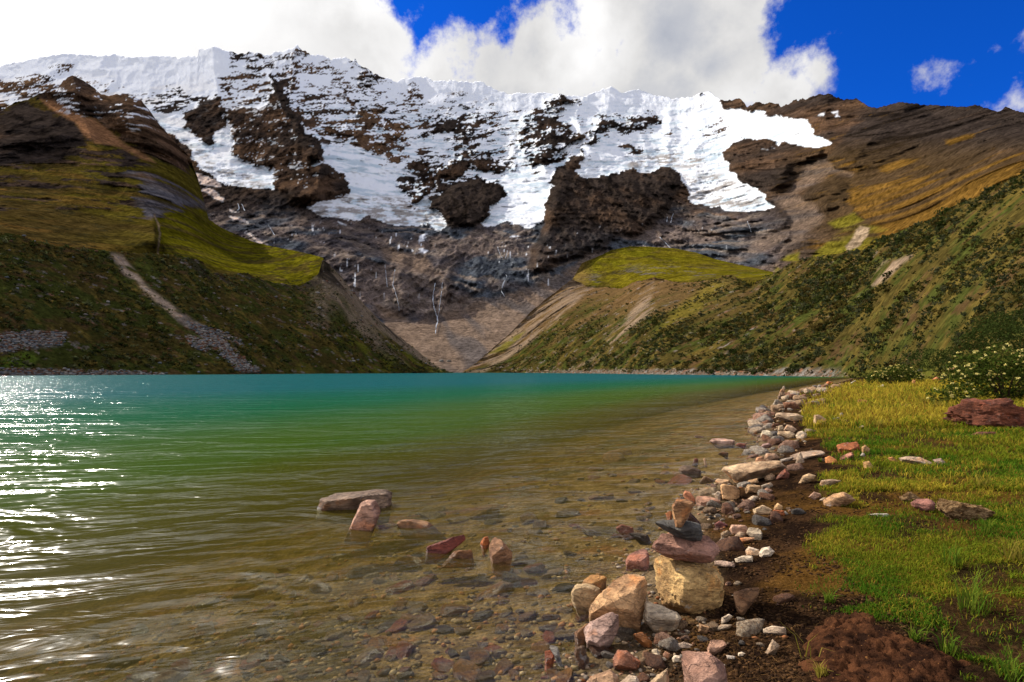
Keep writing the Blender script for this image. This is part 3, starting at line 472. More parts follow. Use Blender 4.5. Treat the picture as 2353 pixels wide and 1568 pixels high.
hill, HP, HX = sheet('hill', us, 190, vb, vt, hill_depth, hill_colour, M_HILL, back=((10, 2), (60, 30), (150, 140)))

# ------------------------------------------------------------------ moraine walls round the lake
LSHORE = [(-400, 120), (0, 156), (264, 192), (527, 218), (747, 297), (967, 363), (1050, 467)]
SLIDE = Z4([(580, 215), (640, 230), (700, 300), (750, 375), (850, 450), (1000, 560), (1130, 640), (1230, 740), (1350, 835), (1260, 840), (1180, 760), (1080, 680), (960, 590), (860, 500), (760, 420), (650, 320)])
RUBBLE = [Z4([(0, 640), (200, 625), (340, 635), (320, 690), (220, 700), (0, 730)]), Z4([(-400, 860), (-400, 815), (0, 822), (200, 825), (600, 835), (860, 845), (860, 880), (0, 900)]), Z4([(980, 650), (1100, 690), (1080, 730), (1000, 700)]), Z4([(1040, 590), (1200, 650), (1270, 700), (1150, 650)])]
def mor_depth(shoreD, crest, crestD, seed, along):
    def fn(U, V, T):
        Ds = smooth_u(interp(U, shoreD), 50); Dc = smooth_u(crestD(U), 26); cv = smooth_u(interp(U, crest), 26)
        # straight slope in the real section: solve for depth along the line from shore to crest
        zs = -1.2; zc = CAMZ + (VH - cv) / F * Dc; tv = (VH - V) / F
        q = np.clip((CAMZ + tv * Ds - zs) / np.where(np.abs((zc - zs) - tv * (Dc - Ds)) < 1e-6, 1e-6, (zc - zs) - tv * (Dc - Ds)), -.1, 1.1)
        D0 = Ds + (Dc - Ds) * np.clip(q, 0, 1); X = (U - CU) / F * D0; Z = (VH - V) / F * D0
        A = along[0] * X + along[1] * D0
        ex = {'X': X, 'A': A, 'Z': Z, 'q': q, 'wu': U + 7 * (fbm(X / 12, Z / 12, 4, .55, seed) - .5), 'wv': V + 7 * (fbm(X / 12, Z / 12, 4, .55, seed + 1) - .5)}
        gul = ridged(A / 30 + .15 * (fbm(A / 20, Z / 20, 2, .5, seed + 9) - .5), Z / 200, 4, .6, seed + 2) - .5
        edge = sstep(0, .06, q); rel = edge * (9 * gul * (.25 + q) + 4 * (fbm(A / 22, Z / 14, 4, .55, seed + 3) - .5) + 2.6 * (fbm(A / 4.5, Z / 3, 3, .6, seed + 4) - .5))
        ex['gul'] = gul
        return D0 - rel * np.clip(D0 / 260, .25, 1.2), ex
    return fn
def veg(X, Z, seed):
    one = np.ones(X.shape + (3,))
    c = lerp(C3(.045, .034, .009) * one, C3(.034, .038, .008), sstep(.38, .6, fbm(X / 9, Z / 5, 4, .55, seed)))
    c = lerp(c, C3(.078, .056, .013), sstep(.55, .7, fbm(X / 5, Z / 6, 4, .6, seed + 1))); c = lerp(c, C3(.066, .036, .017), .7 * sstep(.6, .72, fbm(X / 5, Z / 3, 4, .6, seed + 2)))
    return c * (.55 + .9 * fbm(X / 1.4, Z / .9, 3, .6, seed + 3))[..., None]
def stones_mix(c, X, Z, m, seed):
    n = vn2(X / .9, Z / .7, seed); pal = lerp(C3(.13, .10, .08) * np.ones(X.shape + (3,)), C3(.22, .20, .185), sstep(.4, .9, vn2(X / 1.1, Z / .8, seed + 1)))
    pal = lerp(pal, C3(.20, .09, .055), sstep(.7, .8, vn2(X / 1.3, Z / 1.1, seed + 2)))
    return lerp(c, pal * (.6 + .7 * n)[..., None], m)
def lm_colour(U, V, D, ex):
    X, Z = ex['A'], ex['Z']; c = veg(X, Z, 140); q = ex['q']
    c = lerp(c, C3(.085, .085, .010), .8 * sstep(.5, .65, fbm(X / 14, Z / 8, 4, .55, 145)) * sstep(620, 800, U) * sstep(730, 800, V)); c = lerp(c, C3(.07, .10, .012), sstep(-8, 10, sdpoly(ex['wu'], ex['wv'], Z4([(0, 760), (140, 720), (200, 760), (160, 810), (0, 815)]))))
    bare = sstep(690, 760, U) * sstep(.3, .75, q + .9 * (fbm(X / 20, Z / 40, 4, .6, 146) - .5)); c = lerp(c, C3(.17, .125, .085) * (.6 + .8 * fbm(X / 5, Z / 22, 4, .6, 147))[..., None], bare * .9)
    cliff = sstep(.78, .9, q) * sstep(.42, .6, fbm(X / 8, Z / 30, 4, .6, 148)) * sstep(380, 500, U); c = lerp(c, C3(.036, .028, .02), cliff)
    sl = sstep(-7, 5, sdpoly(ex['wu'], ex['wv'], SLIDE)); c = lerp(c, C3(.26, .19, .135) * (.6 + .8 * fbm(X / 2, Z / 3, 3, .6, 149))[..., None], sl * sstep(.25, .5, fbm(X / 5, Z / 5, 3, .6, 150)) * sstep(820, 700, V + 0 * U))
    rb = np.zeros_like(U)
    for p in RUBBLE: rb = np.maximum(rb, sstep(-9, 6, sdpoly(ex['wu'], ex['wv'], p)))
    rb = np.maximum(rb, sl * sstep(690, 760, V)) * sstep(.35, .55, fbm(X / 4, Z / 3, 3, .6, 151)); rb = np.maximum(rb, .7 * sstep(.70, .74, fbm(X / 5, Z / 2.5, 4, .62, 152)))
    c = stones_mix(c, X, Z, rb, 153); return c, 0 * U
us = np.arange(-380, 1046, 2.3)
vt = interp(us, LCREST) - 4 * (fbm(us / 7, us * 0, 4, .6, 27) - .5) - np.interp(us, [0, 680, 700, 1046], [5, 5, 1, 1]) * (fbm(us / 28, us * 0, 3, .6, 28) - .5)
Ds = interp(us, LSHORE); vb = VH + (CAMZ + 1.2) * F / Ds
moraine_left, LP, LX = sheet('moraine_left', us, 170, vb, np.minimum(vt, vb - 2), mor_depth(LSHORE, LCREST, lcrestD, 130, (.37, .93)), lm_colour, M_MORA, back=((6, 1), (20, 8), (60, 60)))

def rcrestD(u): return interp(u, [(1040, 470), (1064, 478), (1095, 492), (1165, 520), (1227, 540), (1288, 560), (1317, 572), (1425, 500), (1504, 440), (1640, 370), (1728, 320), (1763, 295), (1904, 235), (2021, 190), (2157, 150), (2353, 112), (2800, 90)])
RSHORE = [(1030, 468), (1180, 467), (1300, 363), (1482, 218), (1690, 172), (1800, 140), (1953, 119), (2010, 92), (2100, 62), (2200, 45), (2353, 31), (2800, 22)]
BARE = [Z5([(1330, 275), (1330, 340), (1300, 420), (1340, 440), (1180, 560), (1100, 630), (1060, 590), (1180, 500), (1240, 400), (1280, 330)]), Z5([(950, 200), (900, 290), (1010, 330), (900, 430), (760, 560), (560, 700), (440, 772), (330, 772), (400, 720), (560, 580), (700, 440), (840, 330)]), Z5([(1090, 640), (1000, 710), (880, 765), (960, 720)]), Z5([(690, 690), (600, 770), (640, 720)]),
        Z3([(1440, 1400), (1460, 1340), (1530, 1240), (1600, 1240), (1690, 1200), (1700, 1215), (1620, 1280), (1560, 1340), (1480, 1390)])]
def rm_colour(U, V, D, ex):
    X, Z = ex['A'], ex['Z']; c = veg(X, Z, 160) * 1.1; q = ex['q']
    dry = sstep(1800, 1500, U) * sstep(.35, .75, q + .8 * (fbm(X / 22, Z / 40, 4, .6, 161) - .5)); c = lerp(c, C3(.115, .068, .028) * (.55 + .9 * fbm(X / 3, Z / 12, 4, .6, 162))[..., None], dry * .9)
    c = lerp(c, C3(.13, .10, .016), .75 * sstep(-10, 12, sdpoly(ex['wu'], ex['wv'], Z5([(1640, 290), (1720, 300), (1560, 440), (1400, 540), (1340, 560), (1450, 430), (1560, 340)]))))
    c = lerp(c, C3(.085, .062, .015), .5 * sstep(1850, 2100, U) * sstep(.52, .66, fbm(X / 4, Z / 2.2, 4, .62, 167)))
    c = lerp(c, C3(.075, .075, .012), sstep(30, 8, D * 0 + (VH + 30 - V) * .5) * sstep(1900, 2000, U) * .8)
    br = np.zeros_like(U)
    for i, p in enumerate(BARE): br = np.maximum(br, sstep(-5, 5, sdpoly(ex['wu'], ex['wv'], p)) * (1 if i == 4 else .85))
    c = lerp(c, C3(.185, .130, .085) * (.5 + 1.0 * fbm(X / 3, Z / 9, 4, .6, 163))[..., None], br * sstep(.34, .52, fbm(X / 6, Z / 12, 4, .6, 164)))
    c = lerp(c, C3(.115, .095, .02), sstep(-4, 4, sdpoly(ex['wu'], ex['wv'], Z5([(660, 555), (620, 600), (540, 660), (460, 675), (520, 630), (600, 580)]))))
    rb = .6 * sstep(.70, .74, fbm(X / 5, Z / 2.5, 4, .62, 165)) * sstep(140, 200, D); beach = .75 * sstep(2.0, .6, Z + 1.2 * fbm(X / 5, Z, 2, .5, 168)) * sstep(1950, 1900, U) * sstep(1220, 1330, U)
    c = stones_mix(c, X, Z, np.maximum(rb, beach), 166); return c, 0 * U
us = np.arange(1042, 2760, 2.3)
vt = interp(us, RCREST) - 4.5 * (fbm(us / 8, us * 0, 4, .6, 37) - .5) - np.interp(us, [1300, 1340], [0, 6]) * (fbm(us / 30, us * 0, 3, .6, 38) - .5)
Ds = interp(us, RSHORE); vb = VH + (CAMZ + 1.2) * F / Ds
moraine_right, RP, RX = sheet('moraine_right', us, 200, vb, np.minimum(vt, vb - 2), mor_depth(RSHORE, RCREST, rcrestD, 155, (-.155, .988)), rm_colour, M_MORA, back=((6, 1), (20, 8), (60, 60)))

# ------------------------------------------------------------------ green knoll behind the right moraine
def kn_depth(U, V, T):
    Dc = smooth_u(rcrestD(U), 30); Dt = interp(U, [(1300, 585), (1337, 620), (1447, 700), (1556, 690), (1644, 620), (1710, 520), (1800, 360)]); c = smooth_u(interp(U, RCREST), 30); top = smooth_u(interp(U, KNOLL), 24); Dt = smooth_u(Dt, 30)
    t = np.clip((c - V) / np.maximum(c - top, 5), 0, 1); D0 = Dc + 6 + (Dt - Dc) * t ** 1.1
    X = (U - CU) / F * D0; Z = (VH - V) / F * D0
    rel = 3.5 * (fbm(X / 30, Z / 25, 4, .5, 171) - .5) + 2 * (ridged((X - Z) / 14, (X + Z) / 50, 3, .5, 172) - .5)
    return D0 - rel, {'X': X, 'Z': Z, 't': t}
def kn_colour(U, V, D, ex):
    X, Z = ex['X'], ex['Z']; c = lerp(C3(.098, .088, .005) * np.ones(X.shape + (3,)), C3(.122, .098, .007), sstep(.35, .65, fbm(X / 40, Z / 30, 4, .55, 173)))
    c = lerp(c, C3(.075, .055, .014), .7 * sstep(.53, .66, fbm(X / 14, Z / 7, 5, .62, 177))); c *= (.40 + 1.1 * fbm(X / 6, Z / 4, 5, .66, 174))[..., None]
    rk = sstep(.56, .66, fbm((X - Z * .7) / 14, (Z + X * .3) / 4, 4, .6, 175)) * sstep(.62, .25, ex['t']) * sstep(.40, .52, fbm(X / 50, Z / 50, 2, .5, 176))
    c = lerp(c, C3(.10, .088, .075), .75 * rk); c = lerp(c, C3(.16, .10, .03), sstep(1372, 1335, U) * .7)
    return c, 0 * U
us = np.arange(1302, 1799, 2.4); vt = interp(us, KNOLL) - 1.5 * (fbm(us / 20, us * 0, 3, .5, 47) - .5); vb = np.maximum(interp(us, RCREST) + 14, vt + 6)
knoll, KP, KX = sheet('knoll', us, 60, vb, vt, kn_depth, kn_colour, M_HILL, back=((12, 3), (50, 20), (120, 110)))

# ------------------------------------------------------------------ shore, lake bed and lake
def unz(u, v, z=0.0):
    D = (CAMZ - z) * F / (v - VH); return ((u - CU) / F * D, D)
SHORE_PX = [(1340, 1568), (1372, 1515), (1416, 1487), (1462, 1430), (1476, 1370), (1489, 1298), (1540, 1245), (1590, 1200), (1600, 1165), (1588, 1140), (1640, 1115), (1668, 1085), (1727, 1056), (1749, 1031), (1746, 1009), (1731, 976), (1746, 950), (1768, 936), (1797, 910), (1877, 888), (1914, 883)]
SHORE = [(-2.2, -6.0), (-0.9, -1.0), (-0.25, 1.2)] + [unz(*p) for p in SHORE_PX] + [(63, 105)]
LAND = SHORE + [(75, 112), (400, 112), (400, -6)]
GRASS_PX = [(2300, 1640), (2190, 1568), (2080, 1460), (1900, 1400), (1870, 1330), (1850, 1270), (1900, 1215), (1945, 1165), (1915, 1110), (1930, 1070), (1965, 1040), (1900, 1015), (1850, 995), (1840, 965), (1858, 935), (1880, 905), (1915, 890), (1950, 880)]
def land_sd(x, y): return sdpoly(x, y, LAND, 160.0)
def ground_base(x, y):
    s = land_sd(x, y)
    up = np.interp(s, [0, .12, .4, 1.0, 2.0, 4.0, 9.0, 20, 45], [0, .025, .075, .17, .25, .33, .42, .55, .9])
    dn = np.interp(-s, [0, .15, .5, 1.2, 2.5, 5, 10, 20, 40, 160], [0, .03, .075, .15, .32, .80, 2.3, 5.0, 9, 15])
    return np.where(s > 0, up, -dn), s
def ground_h(x, y):
    x = np.asarray(x, float); y = np.asarray(y, float); shp = x.shape; x = x.ravel(); y = y.ravel()
    h, s = ground_base(x, y)
    w_ = sstep(-.6, .5, s)
    h = h + .05 * (fbm(x / 1.1, y / 1.1, 3, .5, 201) - .5) * (.3 + w_) + .020 * (fbm(x / .22, y / .22, 3, .55, 202) - .5) * (.6 + .6 * w_)
    h = h + .9 * sstep(3, 25, s) * (fbm(x / 9, y / 9, 3, .5, 203) - .5) * .5
    return h.reshape(shp)
def to_ground(u, v):
    """pixel on the ground -> x, y, z"""
    u = np.atleast_1d(np.asarray(u, float)); v = np.atleast_1d(np.asarray(v, float)); h = np.zeros_like(u)
    for _ in range(9):
        D = (CAMZ - h) * F / (v - VH); x = (u - CU) / F * D; h = .5 * h + .5 * np.minimum(ground_h(x, D), 1.0)
    return x, D, ground_h(x, D)
gx, gy, gz = to_ground([p[0] for p in GRASS_PX], [p[1] for p in GRASS_PX])
GRASSPOLY = list(zip(gx, gy)) + [(75, 112), (400, 112), (400, -6), (1.5, -6)]
def grass_mask(x, y):
    s = sdpoly(x, y, GRASSPOLY, 30.0); wob = np.clip(y / 6, .6, 3)
    n = .55 * (fbm(x / .5 / wob, y / .5 / wob, 4, .55, 211) - .5) * 1.6 * wob
    patch = np.maximum(sstep(.56, .66, fbm(x / .55, y / .45, 4, .55, 212)) * sstep(2.6, .5, s), .9 * sstep(.555, .64, fbm(x / .8, y / .6, 4, .6, 213)))
    return np.clip(sstep(-.10, .22, s + n) - .9 * patch, 0, 1), s

nc, nr = 660, 400
cu_ = np.linspace(-500, 2900, nc); Dr = np.concatenate([np.geomspace(.7, 60, 335), np.geomspace(60.5, 500, 65)])
Dg = np.repeat(Dr[:, None], nc, 1); Xg = (cu_[None, :] - CU) / F * Dg
Hg = ground_h(Xg, Dg); Gm, Gs = grass_mask(Xg, Dg); Ls = land_sd(Xg.ravel(), Dg.ravel()).reshape(Xg.shape)
one = np.ones(Xg.shape + (3,))
n1 = fbm(Xg / .16, Dg / .16, 4, .6, 221); n2 = fbm(Xg / .9, Dg / .9, 4, .55, 222); n3 = fbm(Xg / .05, Dg / .05, 3, .6, 223)
dirt = lerp(C3(.015, .009, .006) * one, C3(.048, .026, .013), sstep(.35, .7, n1)); dirt = lerp(dirt, C3(.115, .060, .013), .7 * sstep(.52, .66, n2) * sstep(-1.2, -.1, Gs))
sand = lerp(C3(.13, .095, .055) * one, C3(.20, .15, .09), sstep(.35, .65, n1))
wet = sstep(.42, .10, Ls + .5 * (n2 - .5)); dirt = lerp(dirt, sand, wet * .85)
turf = lerp(C3(.040, .045, .007) * one, C3(.095, .062, .012), sstep(.4, .62, n2)); turf = lerp(turf, C3(.19, .14, .018), sstep(7, 18, Dg) * .8)
bedc = lerp(C3(.120, .082, .030) * one, C3(.22, .155, .062), sstep(.35, .65, n1)); bedc = lerp(bedc, C3(.085, .075, .04), sstep(.5, .68, n2) * .7); bedc = lerp(bedc, C3(.20, .095, .035), .6 * sstep(.62, .7, fbm(Xg / .4, Dg / .3, 4, .6, 225)))
colg = lerp(dirt, turf, Gm); colg = lerp(bedc, colg, sstep(-.12, .06, Ls)); colg = colg * (.62 + .76 * n3)[..., None]
M_GROUND, t, b = new_mat('shore_soil')
at = t.node('ShaderNodeAttribute', attribute_name='albedo'); g = t.node('ShaderNodeNewGeometry'); pos = g.outputs['Position']
na = t.noise(pos, 55, 6, .65); vo = t.node('ShaderNodeTexVoronoi'); t.put(vo.inputs['Vector'], pos); vo.inputs['Scale'].default_value = 42
pebl = t.ramp(vo.outputs['Distance'], .55, .1)
hue = t.mix(t.ramp(t.noise(pos, 38, 2, .5), .45, .6), (.85, .8, .75, 1), (1.25, 1.15, 1.05, 1))
t.put(b.inputs['Base Color'], t.vmath('SCALE', t.vmath('MULTIPLY', at.outputs['Color'], hue), t.lin(na, .3, .7, .6, 1.4)))
b.inputs['Roughness'].default_value = .88
t.l.new(bump(t, na, 1.0, .03, bump(t, pebl, .5, .006)), b.inputs['Normal'])
ground = link('ground', mesh_from('ground', np.stack([Xg, Dg, Hg], -1).reshape(-1, 3), grid_faces(nr, nc), {'albedo': colg.reshape(-1, 3)}), M_GROUND, kind='structure')

# one broad sheet below everything, out to the horizon
bs = 9000.0
base = link('terrain', mesh_from('terrain', [(-bs, -bs, -16), (bs, -bs, -16), (bs, bs, -16), (-bs, bs, -16)], [(0, 1, 2, 3)], {'albedo': np.full((4, 3), .12)}), M_MORA, kind='structure')

# the lake: clear at the edge, milky green to turquoise with depth
nc, nr = 170, 170
cu_ = np.linspace(-900, 3000, nc); Dr = np.geomspace(.5, 500, nr); Dw = np.repeat(Dr[:, None], nc, 1); Xw = (cu_[None, :] - CU) / F * Dw
dep = np.maximum(0, -ground_base(Xw.ravel(), Dw.ravel())[0])
# the far shores shoal too
far = np.minimum(np.interp(Dw.ravel(), [0, 350, 470], [99, 99, 0]), 99)
M_LAKE, t, b = new_mat('lake_water'); t.n.remove(b); out = [n for n in t.n if n.bl_idname == 'ShaderNodeOutputMaterial'][0]
dp = t.node('ShaderNodeAttribute', attribute_name='depth').outputs['Fac']; g = t.node('ShaderNodeNewGeometry'); pos = g.outputs['Position']
cosv = t.math('MAXIMUM', t.math('ABSOLUTE', t.vmath('DOT_PRODUCT', g.outputs['Incoming'], (0, 0, 1))), .30)
path = t.math('DIVIDE', dp, cosv)                                                # length of water the eye looks through
turb = t.math('SUBTRACT', 1.0, t.math('POWER', 2.718, t.math('MULTIPLY', path, -0.42)))
c1 = t.mix(t.ramp(dp, .25, 1.3), (.080, .064, .006, 1), (.034, .070, .005, 1)); c2 = t.mix(t.ramp(dp, 1.2, 4.0), c1, (.001, .068, .028, 1)); c3 = t.mix(t.ramp(dp, 3.5, 8.0), c2, (.0, .066, .071, 1))
dif = t.node('ShaderNodeBsdfDiffuse'); t.put(dif.inputs[0], c3)
tr = t.node('ShaderNodeBsdfTransparent'); t.put(tr.inputs[0], t.mix(t.math('SUBTRACT', 1.0, t.math('POWER', 2.718, t.math('MULTIPLY', path, -0.7))), (1, 1, 1, 1), (.62, .58, .22, 1)))
body = t.node('ShaderNodeMixShader'); t.put(body.inputs[0], turb); t.l.new(tr.outputs[0], body.inputs[1]); t.l.new(dif.outputs[0], body.inputs[2])
rot = t.node('ShaderNodeVectorRotate', rotation_type='Z_AXIS'); t.put(rot.inputs['Vector'], pos); rot.inputs['Angle'].default_value = math.radians(-14)
wpos = rot.outputs[0]
w1 = t.noise(t.vmath('MULTIPLY', wpos, (.60, 1.25, 1)), 1.0, 3, .55, .7); w2 = t.noise(t.vmath('MULTIPLY', wpos, (2.2, 6.0, 1)), 1.0, 3, .55, .5); w3 = t.noise(t.vmath('MULTIPLY', wpos, (.10, .24, 1)), 1.0, 2, .5)
nb = bump(t, w2, 1.0, .030, bump(t, w1, 1.0, .185, bump(t, w3, 1.0, .45)))
gl = t.node('ShaderNodeBsdfGlossy'); gl.inputs['Roughness'].default_value = .145; t.l.new(nb, gl.inputs['Normal'])
fr = t.node('ShaderNodeFresnel'); fr.inputs['IOR'].default_value = 1.33; t.l.new(nb, fr.inputs['Normal'])
mxs = t.node('ShaderNodeMixShader'); t.put(mxs.inputs[0], t.math('MINIMUM', t.math('MULTIPLY', fr.outputs[0], .85), .17)); t.l.new(body.outputs[0], mxs.inputs[1]); t.l.new(gl.outputs[0], mxs.inputs[2])
t.l.new(mxs.outputs[0], out.inputs['Surface'])
lake = link('lake', mesh_from('lake', np.stack([Xw, Dw, 0 * Dw], -1).reshape(-1, 3), grid_faces(nr, nc), {'depth': np.minimum(dep, 20)}), M_LAKE, kind='structure')

# ------------------------------------------------------------------ plants
rng = np.random.default_rng(7)
def leaf_mat(name, trans=.35):
    m, t, b = new_mat(name); t.n.remove(b); out = [n for n in t.n if n.bl_idname == 'ShaderNodeOutputMaterial'][0]
    at = t.node('ShaderNodeAttribute', attribute_name='albedo'); oi = t.node('ShaderNodeObjectInfo')
    c = t.vmath('MULTIPLY', at.outputs['Color'], oi.outputs['Color'])
    d = t.node('ShaderNodeBsdfDiffuse'); t.put(d.inputs[0], c); tl = t.node('ShaderNodeBsdfTranslucent'); t.put(tl.inputs[0], c)
    mx = t.node('ShaderNodeMixShader'); mx.inputs[0].default_value = trans; t.l.new(d.outputs[0], mx.inputs[1]); t.l.new(tl.outputs[0], mx.inputs[2]); t.l.new(mx.outputs[0], out.inputs[0]); return m
M_LEAF = leaf_mat('foliage'); M_GRASS = leaf_mat('grass_blades', .4)
M_FLOWER, t_, b_ = new_mat('pale_yellow_petals'); b_.inputs['Base Color'].default_value = (.74, .63, .22, 1); b_.inputs['Roughness'].default_value = .8
M_STEM, t_, b_ = new_mat('brown_stem'); b_.inputs['Base Color'].default_value = (.05, .035, .02, 1); b_.inputs['Roughness'].default_value = .9

def rand_unit(n):
    v = rng.normal(size=(n, 3)); return v / np.linalg.norm(v, axis=1, keepdims=True)
def leaf_tris(cent, size, normal_bias=None):
    """one leaf-shaped quad (two triangles) per centre"""
    n = len(cent); a = rand_unit(n); b = np.cross(a, rand_unit(n)); b /= np.linalg.norm(b, axis=1, keepdims=True) + 1e-9
    size = np.asarray(size).reshape(-1, 1); w_ = size * .45
    V = np.stack([cent - a * size, cent + b * w_, cent + a * size, cent - b * w_], 1).reshape(-1, 3)
    i = np.arange(n)[:, None] * 4; return V, np.concatenate([i, i + 1, i + 2, i + 3], 1)
def clump(n, flat=.75):
    """leaf centres filling an uneven dome of radius 1"""
    lob = rand_unit(5) * np.array([.55, .55, .3]); lob[:, 2] = np.abs(lob[:, 2]) + .25; lr = rng.uniform(.35, .6, 5)
    k = rng.integers(0, 5, n); p = lob[k] + rand_unit(n) * (lr[k] * rng.uniform(.55, 1, n) ** .5)[:, None]
    p[:, 2] = np.maximum(p[:, 2] * flat, -.1); return p
SHRUB_C = [C3(.024, .032, .007), C3(.034, .042, .012), C3(.048, .055, .022), C3(.058, .060, .028), C3(.056, .046, .010), C3(.072, .052, .014)]

def slope_points(Pn, n, keep, pw=.5):
    """random points on a hillside, keep(u-index, v-index arrays) gives the chance"""
    dx = np.linalg.norm(Pn[:-1, 1:] - Pn[:-1, :-1], axis=2) * np.linalg.norm(Pn[1:, :-1] - Pn[:-1, :-1], axis=2)
    wgt = np.clip(dx, 0, 60) ** pw * keep[:-1, :-1]; wgt = wgt.ravel() / wgt.sum()
    k = rng.choice(len(wgt), n, p=wgt); nc_ = Pn.shape[1] - 1; i, j = k // nc_, k % nc_
    a = rng.random((n, 1)); b = rng.random((n, 1))
    return Pn[i, j] * (1 - a) * (1 - b) + Pn[i, j + 1] * a * (1 - b) + Pn[i + 1, j] * (1 - a) * b + Pn[i + 1, j + 1] * a * b
def keep_mask(Pn, ex, bare):
    k = np.ones(Pn.shape[:2]); 
    for p in bare: k *= 1 - sstep(-8, 6, sdpoly(ex['wu'], ex['wv'], p))
    return k * sstep(.01, .05, ex['q'])
kl = keep_mask(LP, LX, [SLIDE] + RUBBLE[:2]) * (1 - .85 * sstep(690, 780, LX['wu']) * sstep(.35, .7, LX['q'])) * sstep(.35, .5, fbm(LX['A'] / 14, LX['Z'] / 9, 3, .5, 301))
kr = keep_mask(RP, RX, BARE) * (1 - .9 * sstep(1700, 1500, RX['wu']) * sstep(.35, .6, RX['q'])) * (.10 + sstep(.43, .55, fbm(RX['A'] / 12, RX['Z'] / 8, 4, .55, 302)))
ptsL = slope_points(LP, 7000, kl, .6); ptsR = slope_points(RP, 14500, kr, .42)
pts = np.concatenate([ptsL, ptsR]); rad = rng.gamma(2.2, .22, len(pts)) * np.clip(pts[:, 1] / 150, .42, 1.25) + .12
isR = np.arange(len(pts)) >= len(ptsL)
px = rad / pts[:, 1]; order = np.argsort(-px); single = order[:300]; rest_ = order[300:]
protos = [clump(46) for _ in range(8)]; protoS = [clump(12) for _ in range(14)]
Vs, Fs, Cs = [], [], []; off = 0
kind_ = rng.integers(0, 14, len(rest_)); colk = rng.integers(0, 6, len(rest_))
for k in range(14):
    ids = rest_[kind_ == k]; base_ = protoS[k]; n = len(ids); m = len(base_)
    ang = rng.uniform(0, 6.283, n); ca, sa = np.cos(ang), np.sin(ang)
    c = base_[None] * rad[ids][:, None, None]; c = np.stack([c[..., 0] * ca[:, None] - c[..., 1] * sa[:, None], c[..., 0] * sa[:, None] + c[..., 1] * ca[:, None], c[..., 2]], -1) + pts[ids][:, None]
    V, Fc = leaf_tris(c.reshape(-1, 3), np.repeat(rad[ids] * .42, m))
    cc = np.array(SHRUB_C)[colk[kind_ == k]] * rng.uniform(.6, 1.35, (n, 1)); cc = np.repeat(cc, m * 4, 0) * rng.uniform(.7, 1.3, (n * m * 4, 1)); Vs.append(V); Fs.append(Fc + off); Cs.append(cc); off += len(V)
link('shrubbery', mesh_from('shrubbery', np.concatenate(Vs), np.concatenate(Fs), {'albedo': np.concatenate(Cs)}, False), M_LEAF, kind='stuff', label='dense low scrub covering the moraine slopes round the lake', category='scrub')
shrub_me = []
for k in range(8):
    V, Fc = leaf_tris(protos[k], rng.uniform(.16, .30, len(protos[k]))); shrub_me.append(mesh_from('shrub', V, Fc, {'albedo': np.ones((len(V), 3)) * rng.uniform(.7, 1.3, (len(V), 1))}, False))
for i in single:
    o = link('shrub', shrub_me[rng.integers(0, 8)], M_LEAF); o.location = pts[i]; o.scale = (rad[i],) * 3; o.rotation_euler.z = rng.uniform(0, 6.28)
    c = SHRUB_C[rng.integers(0, 6)] * rng.uniform(.7, 1.2); o.color = (*c, 1); o['category'] = 'shrub'
    tone_ = ('grey-green', 'yellowish') [int(c[0] > c[2] * 3)] if c[1] > .035 else 'dark green'
    size_ = 'bigger' if rad[i] > np.median(rad[single]) else 'small'
    if isR[i]:
        zone = 'low on the sunlit slope near the meadow' if pts[i, 2] < 9 else 'halfway up the sunlit slope' if pts[i, 2] < 24 else 'high on the sunlit slope near its crest'
        o['group'] = 'shrubs on the sunlit slope'
    else:
        zone = 'on the shaded slope across the lake'; o['group'] = 'shrubs on the shaded slope'
    o['label'] = f'{size_} {tone_} shrub {zone}'
def crest_shrub(u, v, D, r, label, col, n=520, ls=.075):
    V, Fc = leaf_tris(clump(n, .8), rng.uniform(.6, 1.3, n) * ls); me = mesh_from('shrub', V, Fc, {'albedo': np.ones((len(V), 3)) * rng.uniform(.7, 1.3, (len(V), 1))}, False)
    o = link('shrub', me, M_LEAF, label=label, category='shrub'); o.location = P(u, v, D); o.scale = (r, r, r); o.color = (*col, 1); return o
DK = (.014, .022, .006)
crest_shrub(2044, 552, rcrestD(2044), 2.9, 'dark round shrub on the crest of the sunlit slope, lower of the crest shrubs', DK)
crest_shrub(2182, 492, rcrestD(2182), 2.7, 'large dark shrub breaking the crest line of the sunlit slope', DK)
crest_shrub(2290, 442, rcrestD(2290), 2.2, 'dark bushy shrub high on the crest of the sunlit slope', DK)
crest_shrub(2335, 420, rcrestD(2335), 2.0, 'topmost dark shrub on the crest at the edge of view', DK)
crest_shrub(1945, 582, rcrestD(1945), 1.7, 'small dark shrub where the crest flattens beside the pale slide', DK)
for (u, v, D, r, lb) in ((2160, 845, 33, 1.9, 'broad dark green shrub behind the flowering bush'), (2268, 800, 31, 2.1, 'tall dark shrub rising behind the large flowering bush'), (2040, 868, 52, 1.3, 'small dark shrub at the water end of the meadow'), (1985, 874, 60, 1.2, 'low dark shrub beside the shore where the meadow meets the lake'), (2330, 770, 34, 2.2, 'leafy shrub above the flowering bush near the frame edge')):
    crest_shrub(u, v, D, r, lb, (.036, .050, .011), 2200, .034)

